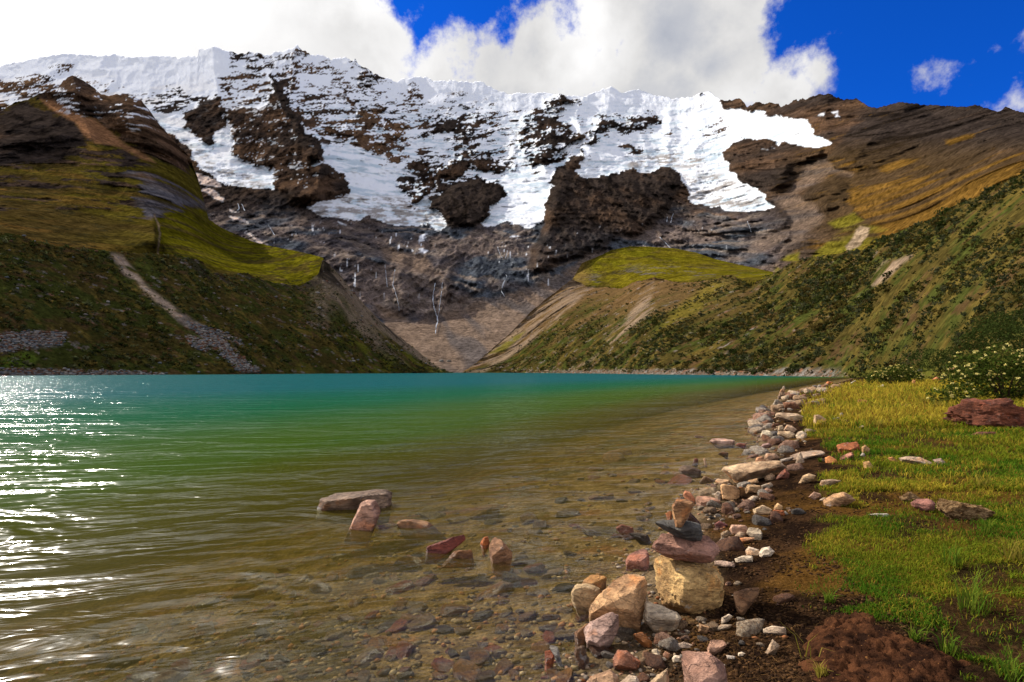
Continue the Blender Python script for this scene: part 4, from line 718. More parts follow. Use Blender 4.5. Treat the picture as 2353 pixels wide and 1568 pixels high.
# flowering bushes: stems, leaves, one head per flower cluster
fl_me = None
def flower_mesh():
    n = 14; d = rand_unit(n); d[:, 2] = np.abs(d[:, 2]); V, Fc = leaf_tris(d * .5, np.full(n, .55)); return mesh_from('flower_head', V, Fc, None, False)
def stems(n, spread, h):
    Vs, Fs = [], []; 
    for i in range(n):
        a = rng.uniform(0, 6.283); tip = np.array([math.cos(a) * spread[0] * rng.uniform(.2, .9), math.sin(a) * spread[1] * rng.uniform(.2, .9), h * rng.uniform(.5, .95)]); base_ = tip * np.array([.15, .15, 0])
        mid = (base_ + tip) / 2 + np.array([0, 0, .12 * h]); r0 = .03
        for p, q, ra, rb in ((base_, mid, r0, r0 * .7), (mid, tip, r0 * .7, r0 * .25)):
            o_ = len(Vs)
            for c, r in ((p, ra), (q, rb)):
                for k in range(5): Vs.append(c + r * np.array([math.cos(k * 1.2566), math.sin(k * 1.2566), 0]))
            for k in range(5): Fs.append((o_ + k, o_ + (k + 1) % 5, o_ + 5 + (k + 1) % 5, o_ + 5 + k))
    return mesh_from('stem', np.array(Vs), np.array(Fs))
def flower_bush(u, v, D, lobes, nleaf, nfl, label, lsize, fsize):
    x, y, z = P(u, v, D); z = float(ground_h(x, y)); root = link('flowering_bush', None, label=label, category='bush'); root.location = (x, y, z)
    st = link('stem', stems(14, (max(l[3] for l in lobes), max(l[3] for l in lobes)), max(l[2] for l in lobes)), M_STEM, root)
    L = np.array(lobes); k = rng.choice(len(L), nleaf, p=(L[:, 3] ** 2) / (L[:, 3] ** 2).sum()); d = rand_unit(nleaf); rr = rng.uniform(.45, 1, nleaf) ** .5
    bump_ = .8 + .4 * vn3(d * 2.3 + L[k, :3], 5); p = L[k, :3] + d * (L[k, 3] * rr * bump_)[:, None] * np.array([1, 1, .85]); p = p[p[:, 2] > .02]
    V, Fc = leaf_tris(p, rng.uniform(.6, 1.2, len(p)) * lsize); pal = np.array([(.040, .062, .009), (.066, .090, .014), (.028, .042, .008), (.105, .110, .020)])[rng.integers(0, 4, len(p))] * rng.uniform(.7, 1.3, (len(p), 1))
    link('foliage', mesh_from('foliage', V, Fc, {'albedo': np.repeat(pal, 4, 0)}, False), M_LEAF, root)
    ms = [flower_mesh() for _ in range(4)]; todo = nfl
    while todo:
        k = rng.choice(len(L), p=(L[:, 3] ** 2) / (L[:, 3] ** 2).sum()); d = rand_unit(1)[0]
        if d[1] > .45 or d[2] < -.25: continue
        p = L[k, :3] + d * L[k, 3] * (.86 + .4 * rng.random() * .5) * np.array([1, 1, .88])
        if p[2] < .12 or any(np.linalg.norm((p - l[:3]) / np.array([1, 1, .85])) < l[3] * .8 for i, l in enumerate(L) if i != k): continue
        f = link('flower_head', ms[todo % 4], M_FLOWER, root); f.location = p; s_ = fsize * rng.uniform(.6, 1.3); f.scale = (s_, s_, s_); f.rotation_euler.z = rng.uniform(0, 6.28); todo -= 1
    return root
flower_bush(2310, 905, 15.5, [(0, 0, .75, .85), (-.95, .1, .55, .62), (.9, .2, .7, .9), (.2, .5, 1.1, .65), (-.55, .5, .95, .55), (1.6, .6, .9, .8), (-1.5, -.35, .28, .36), (-2.1, -.4, .2, .27)], 7500, 150, 'large leafy bush covered in pale yellow flower heads behind the red boulder', .055, .05)
flower_bush(2045, 872, 40, [(0, 0, .55, .8), (1.0, .3, .7, .8), (-1.1, -.2, .35, .6), (1.9, .2, .45, .6)], 2600, 60, 'smaller yellow-flowered bush at the far end of the meadow', .09, .085)

# turf
def blades(x, y, z, h, w_, lean, col):
    n = len(x); a = rng.uniform(0, 6.283, n); b = rng.uniform(0, 6.283, n); sx, sy = np.cos(a) * w_ / 2, np.sin(a) * w_ / 2; lx, ly = np.cos(b) * lean * h, np.sin(b) * lean * h
    q = lambda fx, fz, fw: np.stack([x + lx * fx + sx * fw, y + ly * fx + sy * fw, z + h * fz], -1)
    V = np.stack([q(0, -.15, 1), q(0, -.15, -1), q(.3, .55, -.8), q(.3, .55, .8), q(1, 1 - .25 * np.minimum(lean, 1.2), 0)], 1).reshape(-1, 3)
    i = np.arange(n)[:, None] * 5; Fc = np.concatenate([np.concatenate([i, i + 1, i + 2], 1), np.concatenate([i, i + 2, i + 3], 1), np.concatenate([i + 3, i + 2, i + 4], 1)], 0)
    return V, Fc, np.repeat(col, 5, 0) * np.tile(np.array([.6, .6, .95, .95, 1.2]), n)[:, None]
def turf(n, u0, u1, v0, v1, hfun, tag):
    u = rng.uniform(u0, u1, n); v = rng.uniform(v0, v1, n); x, y, z = to_ground(u, v); gm, s = grass_mask(x, y)
    k = (rng.random(n) < gm ** 1.3 * (.35 + .65 * sstep(.36, .5, fbm(x / .35, y / .35, 3, .5, 311)))) & (y < 90) & (y > .5); x, y, z = x[k], y[k], z[k]
    h, w_ = hfun(y); m = len(x); g1 = fbm(x / .6, y / .6, 4, .55, 312); g2 = fbm(x / 2.2, y / 2.2, 3, .5, 313)
    col = lerp(C3(.055, .120, .008) * np.ones((m, 3)), C3(.125, .150, .010), sstep(.35, .62, g1)); dry = sstep(.48, .72, .5 * g2 + .45 * (fbm(x / .3, y / .3, 3, .5, 314) - .5) + .30 * sstep(5, 13, y) + .34 * rng.random(m)); col = lerp(col, C3(.36, .265, .028), dry * .9)
    col = lerp(col, C3(.22, .10, .02), .8 * (rng.random(m) < .10) * 1.0); col *= rng.uniform(.75, 1.65, (m, 1))
    return blades(x, y, z, h * rng.uniform(.5, 1.5, m), w_, rng.uniform(.2, 1.3, m), col)
parts_ = [turf(150000, 1720, 2480, 1090, 1660, lambda y: (.009 + .0042 * y, .0020 + .0007 * y), 0), turf(60000, 1720, 2480, 960, 1130, lambda y: (.016 + .0055 * y, .003 + .0009 * y), 1), turf(38000, 1800, 2500, 874, 985, lambda y: (.05 + .009 * np.minimum(y, 24), .005 + .0011 * y), 2)]
# dead straw bits on the bare soil
n = 2600; u = rng.uniform(1560, 2100, n); v = rng.uniform(1060, 1600, n); x, y, z = to_ground(u, v); k = land_sd(x, y) > .12; x, y, z = x[k], y[k], z[k]
parts_.append(blades(x, y, z + .004, rng.uniform(.004, .010, len(x)), rng.uniform(.0012, .0022, len(x)), rng.uniform(3, 9, len(x)), C3(.24, .13, .045) * rng.uniform(.4, 1.4, (len(x), 1))))
off = 0; Vs, Fs, Cs = [], [], []
for V, Fc, c in parts_: Vs.append(V); Fs.append(Fc + off); Cs.append(c); off += len(V)
link('grass', mesh_from('grass', np.concatenate(Vs), np.concatenate(Fs), {'albedo': np.concatenate(Cs)}, False), M_GRASS, kind='stuff', label='short green and yellow turf covering the lakeside meadow', category='grass')
TUFTS = [(2255, 1122, 40, .15, 0, 'tall straw-yellow grass tuft beyond the rotten wood slab'), (2235, 1405, 60, .17, 1, 'large fresh green grass tuft near the camera'), (2275, 1228, 45, .11, 1, 'bright green tuft between the wood slab and the large tuft'), (2190, 1300, 30, .14, 1, 'sprawling green tuft with long loose blades'), (2335, 1290, 40, .15, 0, 'yellow-tipped grass tuft at the edge of view'), (1905, 1385, 40, .06, 1, 'low yellow-green tuft at the edge of bare peat'),
         (1848, 1520, 5, .14, 0, 'lone upright blades growing out of the peat'), (2110, 1475, 35, .07, 1, 'green tuft on the rim of the peat mound'), (2180, 1500, 35, .08, 1, 'green tuft beside the end of the peat mound'), (1890, 1560, 50, .06, 0, 'mossy yellow tuft below the peat mound'), (2020, 985, 45, .22, 0, 'pale upright tuft in the middle of the meadow'), (2160, 942, 50, .26, 0, 'dry golden tuft beside the red boulder'), (2120, 930, 50, .26, 0, 'dry golden tuft farther from the red boulder'),
         (1910, 1035, 45, .12, 1, 'dark green tuft sheltering beside the rust-red block'), (1750, 1143, 14, .05, 1, 'tiny green tuft among shoreline stones'), (1885, 1062, 30, .05, 1, 'bright moss cushion beside the orange stone'), (2320, 1560, 45, .10, 1, 'thick green tuft in the near corner of the meadow')]
for u, v, n, h, gr, lb in TUFTS:
    x, y, z = [float(q[0]) for q in to_ground(u, v)]; r = h * .35; aa = rng.uniform(0, 6.28, n); rr = r * rng.random(n) ** .5
    col = (lerp(C3(.070, .15, .012) * np.ones((n, 3)), C3(.16, .19, .02), rng.random(n)) if gr else lerp(C3(.22, .20, .02) * np.ones((n, 3)), C3(.34, .25, .05), rng.random(n)))
    V, Fc, c = blades(np.cos(aa) * rr, np.sin(aa) * rr, np.zeros(n), h * rng.uniform(.5, 1.3, n), np.full(n, .003 + .0007 * y), rng.uniform(.2, 1.1, n), col)
    o = link('grass_tuft', mesh_from('grass_tuft', V, Fc, {'albedo': c}, False), M_GRASS, label=lb, category='grass tuft', group='grass tufts in the meadow'); o.location = (x, y, z)

# ------------------------------------------------------------------ stones
def ico(level):
    p = (1 + 5 ** .5) / 2; V = [(-1, p, 0), (1, p, 0), (-1, -p, 0), (1, -p, 0), (0, -1, p), (0, 1, p), (0, -1, -p), (0, 1, -p), (p, 0, -1), (p, 0, 1), (-p, 0, -1), (-p, 0, 1)]
    Fc = [(0, 11, 5), (0, 5, 1), (0, 1, 7), (0, 7, 10), (0, 10, 11), (1, 5, 9), (5, 11, 4), (11, 10, 2), (10, 7, 6), (7, 1, 8), (3, 9, 4), (3, 4, 2), (3, 2, 6), (3, 6, 8), (3, 8, 9), (4, 9, 5), (2, 4, 11), (6, 2, 10), (8, 6, 7), (9, 8, 1)]
    V = [np.array(v) / np.linalg.norm(v) for v in V]
    for _ in range(level):
        mid = {}; F2 = []
        def m(a, b):
            k = (min(a, b), max(a, b))
            if k not in mid: q = V[a] + V[b]; V.append(q / np.linalg.norm(q)); mid[k] = len(V) - 1
            return mid[k]
        for a, b, c in Fc: x, y, z = m(a, b), m(b, c), m(c, a); F2 += [(a, x, z), (b, y, x), (c, z, y), (x, y, z)]
        Fc = F2
    return np.array(V), np.array(Fc)
ICO = {k: ico(k) for k in (0, 1, 2, 3, 4)}
def rock_mat(name, wet=False):
    m, t, b = new_mat(name); oi = t.node('ShaderNodeObjectInfo'); tcn = t.node('ShaderNodeTexCoord'); g = t.node('ShaderNodeNewGeometry')
    p = t.vmath('ADD', tcn.outputs['Object'], t.vmath('SCALE', (31.7, 17.3, 9.1), oi.outputs['Random']))
    st = t.vmath('MULTIPLY', p, (1, 1, 3.0))
    n1 = t.noise(p, 5, 6, .62); n2 = t.noise(st, 17, 7, .68, .4); n3 = t.noise(p, 85, 5, .7)
    c = t.mix(t.ramp(n1, .36, .66), t.vmath('MULTIPLY', oi.outputs['Color'], (.50, .42, .36)), t.vmath('MULTIPLY', oi.outputs['Color'], (1.22, 1.16, 1.08)))
    c = t.mix(t.math('MULTIPLY', t.ramp(t.noise(p, 7.5, 5, .6), .56, .68), .55), c, t.vmath('MULTIPLY', oi.outputs['Color'], (1.25, .78, .42)))      # rusty stain
    c = t.mix(t.math('MULTIPLY', t.ramp(t.noise(p, 11, 6, .7), .62, .70), .5), c, (.42, .40, .36, 1))                                              # pale lichen
    c = t.vmath('SCALE', c, t.math('MULTIPLY', t.lin(n2, .28, .72, .48, 1.5), t.lin(n3, .3, .7, .78, 1.22)))
    crack = t.ramp(t.math('ABSOLUTE', t.math('SUBTRACT', t.noise(st, 4.5, 5, .6, .6), .5)), .0, .018)
    c = t.vmath('SCALE', c, t.lin(crack, 0, 1, .78, 1))
    sep = t.node('ShaderNodeSeparateXYZ'); t.put(sep.inputs[0], g.outputs['Position'])
    wl = t.ramp(t.math('ADD', sep.outputs[2], t.lin(n1, 0, 1, -.02, .02)), .035, .012)      # soaked up to the waterline
    t.put(b.inputs['Base Color'], t.vmath('SCALE', c, t.lin(wl, 0, 1, 1, .68)))
    t.put(b.inputs['Roughness'], t.lin(wl, 0, 1, .82, .3)); b.inputs['Specular IOR Level'].default_value = .3
    h = t.math('ADD', t.math('MULTIPLY', n2, .7), t.math('ADD', t.math('MULTIPLY', n3, .3), t.math('MULTIPLY', crack, .2)))
    t.l.new(bump(t, h, 1.0, .028, bump(t, n1, .6, .04)), b.inputs['Normal']); return m
M_ROCK = rock_mat('weathered_rock')
def star_rock(planes, dirs, p=26.0):
    """radius of a rock bounded by planes (normal, offset) along each direction, edges slightly worn"""
    N = np.array([q[0] for q in planes]); d = np.array([q[1] for q in planes]); N = N / np.linalg.norm(N, axis=1, keepdims=True)
    c = np.maximum(dirs @ N.T, 1e-3) / np.maximum(d, 1e-4)[None]; mx_ = c.max(1, keepdims=True)
    return 1.0 / (mx_[:, 0] * ((c / mx_) ** p).sum(1) ** (1 / p))
def hull(pts):
    pts = sorted(set((float(a), float(b)) for a, b in pts)); 
    def half(ps):
        o = []
        for q in ps:
            while len(o) > 1 and (o[-1][0] - o[-2][0]) * (q[1] - o[-2][1]) - (o[-1][1] - o[-2][1]) * (q[0] - o[-2][0]) <= 0: o.pop()
            o.append(q)
        return o[:-1]
    return half(pts) + half(pts[::-1])
HERO = []          # frame boxes of placed stones, kept clear by the scatter
def outline_rock(name, label, poly, col, depth=None, thick=.8, sink=.22, facets=(), seed=0, level=None, rough=1.0, group=None, cat=None, water=False, p=110.0, parent=None, strata=0.0):
    """a stone whose outline is known: placed on the ground or at a given distance, with its own thickness and facets"""
    r_ = np.random.default_rng(seed + 1000); a = np.array(poly, float); u0, v0, u1, v1 = a[:, 0].min(), a[:, 1].min(), a[:, 0].max(), a[:, 1].max(); HERO.append((u0, v0, u1, v1))
    if depth is None:
        vb_ = v1 - .03 * (v1 - v0); um = (u0 + u1) / 2; h = 0.0
        for _ in range(9):
            D = (CAMZ - h) * F / (vb_ - VH); h = .5 * h + .5 * max(float(ground_h((um - CU) / F * D, D)), 0.0)
        Db = D
    else: Db = depth
    wpx, hpx = u1 - u0, v1 - v0; T = thick * math.sqrt(wpx * hpx) * Db / F
    Dc = Db + (.22 * T if depth is None else 0); uc, vc = (u0 + u1) / 2, (v0 + v1) / 2
    cen = np.array(P(uc, vc, Dc)); cam_ = np.array((0, 0, CAMZ)); ray = cen - cam_; L = np.linalg.norm(ray); ray /= L
    e1 = np.cross(ray, (0, 0, 1)); e1 /= np.linalg.norm(e1); e2 = np.cross(e1, ray)
    q = a.copy(); low = q[:, 1] > v0 + .72 * hpx; q[low, 1] += sink * hpx + (.06 * F / Db if water else 0)
    loc = []
    for u, v in q:
        d = np.array([(u - CU) / F, 1, (VH - v) / F]); s = L / (d @ ray); w_ = d * s - ray * L; loc.append((w_ @ e1, w_ @ e2))
    hl = hull(loc); cx, cy = np.mean([x for x, y in hl]), np.mean([y for x, y in hl]); hl = [(x - cx, y - cy) for x, y in hl]; cen = cen + e1 * cx + e2 * cy
    planes = []
    for (ax, ay), (bx, by) in zip(hl, hl[1:] + hl[:1]):
        ln = math.hypot(bx - ax, by - ay)
        if ln < 1e-5: continue
        nx, ny = (by - ay) / ln, -(bx - ax) / ln; dd = nx * ax + ny * ay
        for sgn in (-1, 1):
            ph = math.radians(r_.uniform(8, 34)); planes.append(((nx * math.cos(ph), ny * math.cos(ph), sgn * math.sin(ph)), max(dd, 1e-3) * math.cos(ph)))
    for k in range(2): planes.append(((r_.uniform(-.35, .35), r_.uniform(-.1, .5), -1), T * r_.uniform(.42, .55)))
    planes.append(((r_.uniform(-.2, .2), r_.uniform(-.2, .2), 1), T * .5))
    ext = np.array([max(abs(x) for x, y in hl), max(abs(y) for x, y in hl), T * .5])
    for f in facets: nv = np.array(f[:3], float); nv /= np.linalg.norm(nv); planes.append((tuple(nv), f[3] * np.linalg.norm(nv * ext)))
    lv = level or (4 if wpx * hpx > 6500 else 3 if wpx * hpx > 420 else 2)
    V0, Fc = ICO[lv]; d = V0 * ext; d /= np.linalg.norm(d, axis=1, keepdims=True); r = star_rock(planes, d, p); V = d * r[:, None]
    sc = 1 / max(ext[0], ext[1]); pn = V * sc + seed * 1.7
    r2 = 1 + rough * (.06 * (vn3(pn * 2.1, 1) - .5) + .055 * (vn3(pn * 5.3, 2) - .5) + .05 * (np.abs(vn3(pn * np.array([9, 15, 9]), 3) - .5) * 2 - .5) + .03 * (vn3(pn * 24, 4) - .5)); V = V * r2[:, None]
    if strata:
        sz = (V[:, 1] + .25 * V[:, 0]) * sc * 5.5 + .8 * (vn3(pn * 2, 6) - .5); fr_ = sz - np.floor(sz); V = V * (1 + strata * (sstep(0, .35, fr_) - fr_))[:, None] * (1 - 1.2 * strata * sstep(.72, .80, vn3(pn * np.array([2.0, 7, 2.0]) + 3, 8)))[:, None]
    W_ = V[:, :1] * e1 + V[:, 1:2] * e2 + V[:, 2:3] * ray
    # det(e1, e2, ray) = -1: flip the winding
    me = mesh_from(name, W_, Fc[:, ::-1], None, lv < 2 or True); me.materials.append(M_ROCK)
    sm_ = np.zeros(len(Fc), bool); me.polygons.foreach_set('use_smooth', np.ones(len(Fc), bool) if lv >= 3 else sm_)
    if lv >= 3: me.set_sharp_from_angle(angle=math.radians(24))
    o = link(name, me, None, parent); o.location = cen; o.color = (*[min(q * f_, .8) for q, f_ in zip(col, (1.34, 1.20, 1.00))], 1)
    if parent is None:
        o['label'] = label; o['category'] = cat or 'stone'
        if group: o['group'] = group
    return o

TAN, PINK, PURP, GREY, WHITE_, RUST, REDB, DARK, OCHRE, CREAM, SLATE, BRN = (.36, .25, .15), (.40, .27, .22), (.33, .24, .24), (.25, .25, .25), (.52, .48, .42), (.33, .13, .05), (.16, .060, .035), (.07, .055, .045), (.36, .23, .08), (.48, .40, .29), (.085, .092, .10), (.20, .125, .075)
# the cairn and the stones round it; D fixed for the stack so that the stones rest on one another
cb = to_ground(1590, 1408); CD = float(cb[1][0]) + .12
S = [
 ('cairn_stone', Z7([(735, 650), (770, 585), (830, 590), (1000, 640), (1150, 650), (1260, 700), (1300, 760), (1330, 880), (1320, 960), (1260, 1030), (1160, 1080), (1060, 1090), (960, 1030), (850, 960), (800, 820), (750, 700)]), (.42, .31, .15), 'large golden-tan block carrying the whole cairn', dict(depth=CD, thick=.85, sink=.08, facets=((-.75, .15, -.65, .62), (.45, -.1, -.85, .72), (.0, .85, -.5, .70)), rough=1.5)),
 ('cairn_stone', Z7([(765, 540), (840, 440), (900, 460), (1080, 490), (1180, 450), (1260, 520), (1285, 570), (1230, 640), (1140, 650), (1000, 630), (860, 600), (780, 570)]), (.30, .18, .155), 'pinkish-purple slab lying on the golden base block of the cairn', dict(depth=CD, thick=.9, sink=.1, facets=((0, .7, -.7, .6), (-.2, -.2, -1, .7)), rough=1.3)),
 ('cairn_stone', Z7([(790, 350), (860, 335), (1000, 340), (1140, 365), (1155, 440), (1150, 490), (1070, 495), (960, 460), (850, 410), (800, 380)]), SLATE, 'dark blue-grey slate third from the bottom of the cairn', dict(depth=CD, thick=1.1, sink=.08, facets=((0, .8, -.6, .5), (.3, -.4, -.8, .7)))),
 ('cairn_stone', Z7([(920, 230), (960, 175), (1080, 195), (1098, 225), (1040, 290), (1020, 350), (990, 392), (950, 390), (925, 300)]), (.32, .19, .10), 'upright orange-brown wedge crowning the near cairn', dict(depth=CD - .03, thick=.7, sink=.06, facets=((-.1, .0, -1, .62),))),
 ('cairn_stone', Z7([(1050, 270), (1142, 355), (1132, 372), (1020, 368), (1035, 300)]), (.12, .07, .055), 'small dark triangular stone wedged behind the cairn top', dict(depth=CD + .06, sink=.1)),
 ('stone', Z7([(870, 290), (920, 265), (930, 330), (900, 318)]), RUST, 'small rusty stone in the shallows just behind the cairn top', dict(water=True)),
 ('boulder', Z7([(285, 1010), (330, 940), (480, 800), (560, 745), (640, 738), (720, 770), (735, 820), (730, 920), (700, 1010), (720, 1020), (670, 1170), (600, 1190), (530, 1150), (480, 1100), (290, 1080)]), (.40, .27, .16), 'angular tan boulder at the water edge beside the cairn', dict(thick=.8, facets=((-.35, .75, -.75, .52), (-.1, -.75, -.75, .60), (.8, -.2, -.5, .72)))),
 ('stone', Z7([(255, 1165), (300, 1110), (400, 1060), (460, 1035), (520, 1060), (525, 1150), (470, 1230), (400, 1300), (330, 1280), (275, 1250)]), (.36, .275, .275), 'lilac-pink stone leaning in front of the tan boulder', dict(thick=.8, facets=((-.2, .6, -.8, .62), (.7, -.3, -.6, .66)))),
 ('stone', Z7([(720, 950), (830, 980), (960, 1040), (995, 1080), (960, 1130), (880, 1190), (820, 1170), (790, 1130), (700, 1100), (710, 1010)]), (.46, .43, .37), 'greyish-white block wedged between tan boulder and cairn base', dict(thick=.7, facets=((.1, .7, -.7, .58), (.2, -.6, -.8, .66)))),
 ('stone', Z7([(160, 870), (200, 820), (280, 815), (385, 855), (370, 920), (290, 990), (240, 1010), (160, 950)]), (.42, .34, .22), 'wet pale ochre stone behind the tan boulder', dict(water=True)),
 ('stone', Z7([(175, 825), (290, 730), (350, 735), (430, 770), (420, 820), (330, 840), (230, 815)]), (.30, .17, .06), 'flat orange-brown stone standing in water behind the pale ochre stone', dict(water=True, facets=((-.2, .8, -.5, .5),))),
 ('stone', Z7([(570, 640), (600, 590), (700, 530), (745, 560), (755, 650), (740, 700), (650, 680), (575, 660)]), (.28, .15, .13), 'dark red stone with pink top beside the golden cairn block', dict(water=True, facets=((-.1, .75, -.6, .5), (-.3, -.5, -.8, .7)))),
 ('stone', Z7([(1380, 890), (1470, 860), (1590, 845), (1570, 920), (1450, 1060), (1410, 1010), (1385, 930)]), (.24, .15, .09), 'pointed flat brown stone standing on the soil past the cairn', dict(thick=.45, sink=.1, facets=((-.15, .2, -1, .6),))),
 ('boulder', Z7([(980, 1300), (1090, 1340), (1200, 1340), (1290, 1400), (1330, 1450), (1345, 1568), (1345, 1700), (1040, 1700), (1010, 1480)]), (.36, .24, .21), 'pinkish block cut by the bottom edge of the picture', dict(thick=.7, facets=((-.3, .6, -.8, .55), (.6, .2, -.7, .7)))),
 ('stone', Z7([(1185, 1310), (1215, 1240), (1320, 1235), (1335, 1290), (1290, 1320), (1240, 1350), (1190, 1340)]), PINK, 'small pink cube-like stone above the pinkish bottom block', dict(facets=((0, .8, -.6, .5),))),
 ('stone', Z7([(470, 1390), (510, 1320), (580, 1325), (690, 1410), (660, 1470), (580, 1460), (480, 1440)]), (.30, .155, .11), 'red-brown stone on wet gravel below the lilac stone', {}),
 ('stone', Z7([(175, 1350), (190, 1295), (260, 1285), (320, 1380), (290, 1410), (220, 1390)]), (.13, .09, .06), 'dark wet stone in the shallows below the lilac stone', dict(water=True)),
 ('stone', Z7([(620, 1200), (700, 1185), (770, 1260), (775, 1305), (720, 1290), (640, 1240)]), (.26, .11, .03), 'flat orange stone lying wet under the greyish-white block', dict(thick=.6)),
 ('stone', Z7([(180, 1190), (280, 1120), (300, 1130), (260, 1250), (190, 1220)]), (.18, .10, .05), 'brown wet stone tucked behind the lilac stone', dict(water=True)),
 ('stone', Z7([(270, 1568), (310, 1520), (460, 1465), (520, 1530), (520, 1640), (270, 1640)]), (.38, .27, .19), 'pale tan stone with a dome top at the bottom edge', {}),
 ('stone', Z7([(520, 1568), (600, 1510), (660, 1520), (690, 1600), (690, 1650), (520, 1650)]), (.48, .44, .39), 'white stone cut by the bottom edge', {}),
 ('stone', Z7([(740, 1568), (890, 1455), (905, 1568), (880, 1640), (750, 1640)]), (.40, .33, .24), 'beige wedge leaning at the bottom edge', {}),
 ('stone', Z7([(-10, 1275), (60, 1300), (105, 1350), (90, 1370), (0, 1325)]), (.26, .27, .28), 'bluish-grey stone lying in clear shallows near the bottom edge', dict(water=True, thick=.5)),
 ('stone', Z7([(-40, 1330), (0, 1320), (40, 1370), (0, 1410), (-40, 1400)]), (.28, .08, .03), 'brick-red stone in the shallows near the bottom edge', dict(water=True)),
 ('stone', Z7([(930, 1285), (1010, 1260), (1080, 1285), (1070, 1305), (970, 1305)]), (.36, .31, .28), 'flat grey pebble just above the pinkish bottom block', dict(thick=.5)),
 ('stone', Z7([(765, 1320), (810, 1310), (865, 1400), (860, 1415), (790, 1405)]), (.50, .46, .38), 'slim white stone standing in gravel near the bottom', {}),
 ('stone', Z7([(690, 1390), (700, 1330), (740, 1320), (730, 1400)]), BRN, 'small grey-brown stone beside the slim white one', {}), ('stone', Z7([(850, 1360), (870, 1330), (910, 1350), (900, 1385), (870, 1380)]), PINK, 'small rosy pebble in the near gravel', {}),
 ('stone', Z7([(920, 1390), (940, 1360), (990, 1370), (985, 1410), (930, 1415)]), WHITE_, 'rounded white pebble touching the pinkish bottom block', {}), ('stone', Z7([(1125, 1120), (1210, 1150), (1180, 1195), (1120, 1175)]), (.42, .30, .19), 'small tan wedge on soil below the cairn base', {}),
 ('stone', Z7([(1255, 1160), (1290, 1130), (1380, 1130), (1360, 1160), (1270, 1175)]), WHITE_, 'flat white stone on soil below the cairn base', dict(thick=.6)), ('stone', Z7([(1295, 1080), (1350, 1050), (1385, 1070), (1320, 1120), (1290, 1110)]), (.44, .40, .36), 'pale stone half sunk beside the foot of the cairn', {}),
 ('stone', Z7([(1470, 1150), (1550, 1105), (1540, 1160), (1480, 1170)]), (.40, .37, .35), 'small grey-white stone below the pointed brown stone', {}), ('stone', Z7([(1600, 1165), (1680, 1140), (1780, 1150), (1790, 1200), (1750, 1205), (1680, 1190), (1610, 1190)]), (.50, .44, .38), 'white shell-like stone smeared with red soil', dict(thick=.6)),
 ('stone', Z7([(1600, 1365), (1680, 1240), (1740, 1290), (1700, 1340), (1630, 1360)]), (.42, .35, .28), 'mottled white stone caked with mud', {}), ('stone', Z7([(1420, 1345), (1450, 1335), (1480, 1350), (1455, 1370), (1420, 1365)]), WHITE_, 'small white pebble right of the bottom block', {}),
 ('stone', Z7([(1330, 1360), (1400, 1370), (1400, 1395), (1340, 1390)]), (.45, .44, .44), 'small grey-white pebble beside the pink cube-like stone', {}), ('stone', Z7([(720, 1450), (800, 1440), (800, 1465), (740, 1465)]), WHITE_, 'thin white pebble above the beige wedge', {}),
 ('stone', Z7([(1240, 650), (1290, 645), (1400, 665), (1400, 700), (1320, 695), (1245, 680)]), (.38, .30, .27), 'flat rosy-grey stone against the back of the cairn base', dict(thick=.7)), ('stone', Z7([(1390, 635), (1450, 610), (1530, 610), (1535, 650), (1490, 660), (1410, 660)]), WHITE_, 'flat white stone nearest the cairn in a white trio', {}),
 ('stone', Z7([(1475, 570), (1500, 540), (1580, 565), (1590, 600), (1540, 610), (1480, 605)]), (.55, .50, .45), 'smooth white stone in the middle of a white trio', {}), ('stone', Z7([(1575, 590), (1600, 550), (1660, 540), (1700, 580), (1660, 610), (1590, 620)]), (.56, .52, .46), 'brightest rough white stone, last of a white trio', {}),
 ('stone', Z7([(1350, 410), (1370, 375), (1480, 380), (1500, 410), (1490, 450), (1380, 450)]), PINK, 'rosy block at the back of a tight stone cluster past the cairn', {}), ('stone', Z7([(1480, 440), (1500, 390), (1580, 390), (1605, 440), (1600, 490), (1540, 480)]), (.42, .39, .33), 'greyish-white block at the end of the stone cluster', dict(facets=((0, .8, -.6, .5),))),
 ('stone', Z7([(1290, 440), (1340, 415), (1375, 450), (1330, 485), (1290, 470)]), CREAM, 'ivory stone on the cairn side of the stone cluster', {}), ('stone', Z7([(1330, 500), (1350, 465), (1410, 475), (1415, 515), (1370, 525)]), (.30, .21, .16), 'brownish stone at the front of the stone cluster', {}),
 ('stone', Z7([(1395, 480), (1480, 470), (1550, 475), (1530, 505), (1430, 520)]), (.38, .22, .13), 'flat orange-tan stone in front of the stone cluster', dict(thick=.7)), ('stone', Z7([(1380, 460), (1430, 425), (1480, 440), (1480, 465), (1420, 470)]), (.33, .26, .20), 'grey-tan stone in the heart of the stone cluster', {}),
 ('stone', Z7([(1530, 260), (1610, 225), (1680, 260), (1660, 300), (1570, 300), (1540, 285)]), CREAM, 'ivory pyramid-shaped stone alone on dark soil', {}), ('stone', Z7([(1690, 240), (1720, 210), (1760, 235), (1755, 268), (1690, 265)]), (.46, .33, .19), 'cream stone resting on an orange-red one', dict()),
 ('stone', Z7([(1670, 280), (1690, 262), (1770, 270), (1785, 300), (1740, 312), (1680, 305)]), (.36, .13, .05), 'orange-red stone under the cream one on dark soil', {}), ('stone', Z7([(1750, 280), (1780, 272), (1810, 295), (1780, 302)]), GREY, 'small grey stone beside the orange-red one', {}),
 ('stone', Z7([(1240, 370), (1280, 345), (1350, 380), (1310, 400), (1250, 395)]), (.15, .06, .06), 'maroon stone near the waterline behind the cairn', {}), ('stone', Z7([(1495, 180), (1530, 155), (1585, 165), (1550, 200), (1500, 195)]), WHITE_, 'white stone between the tan block and the ivory pyramid', {}),
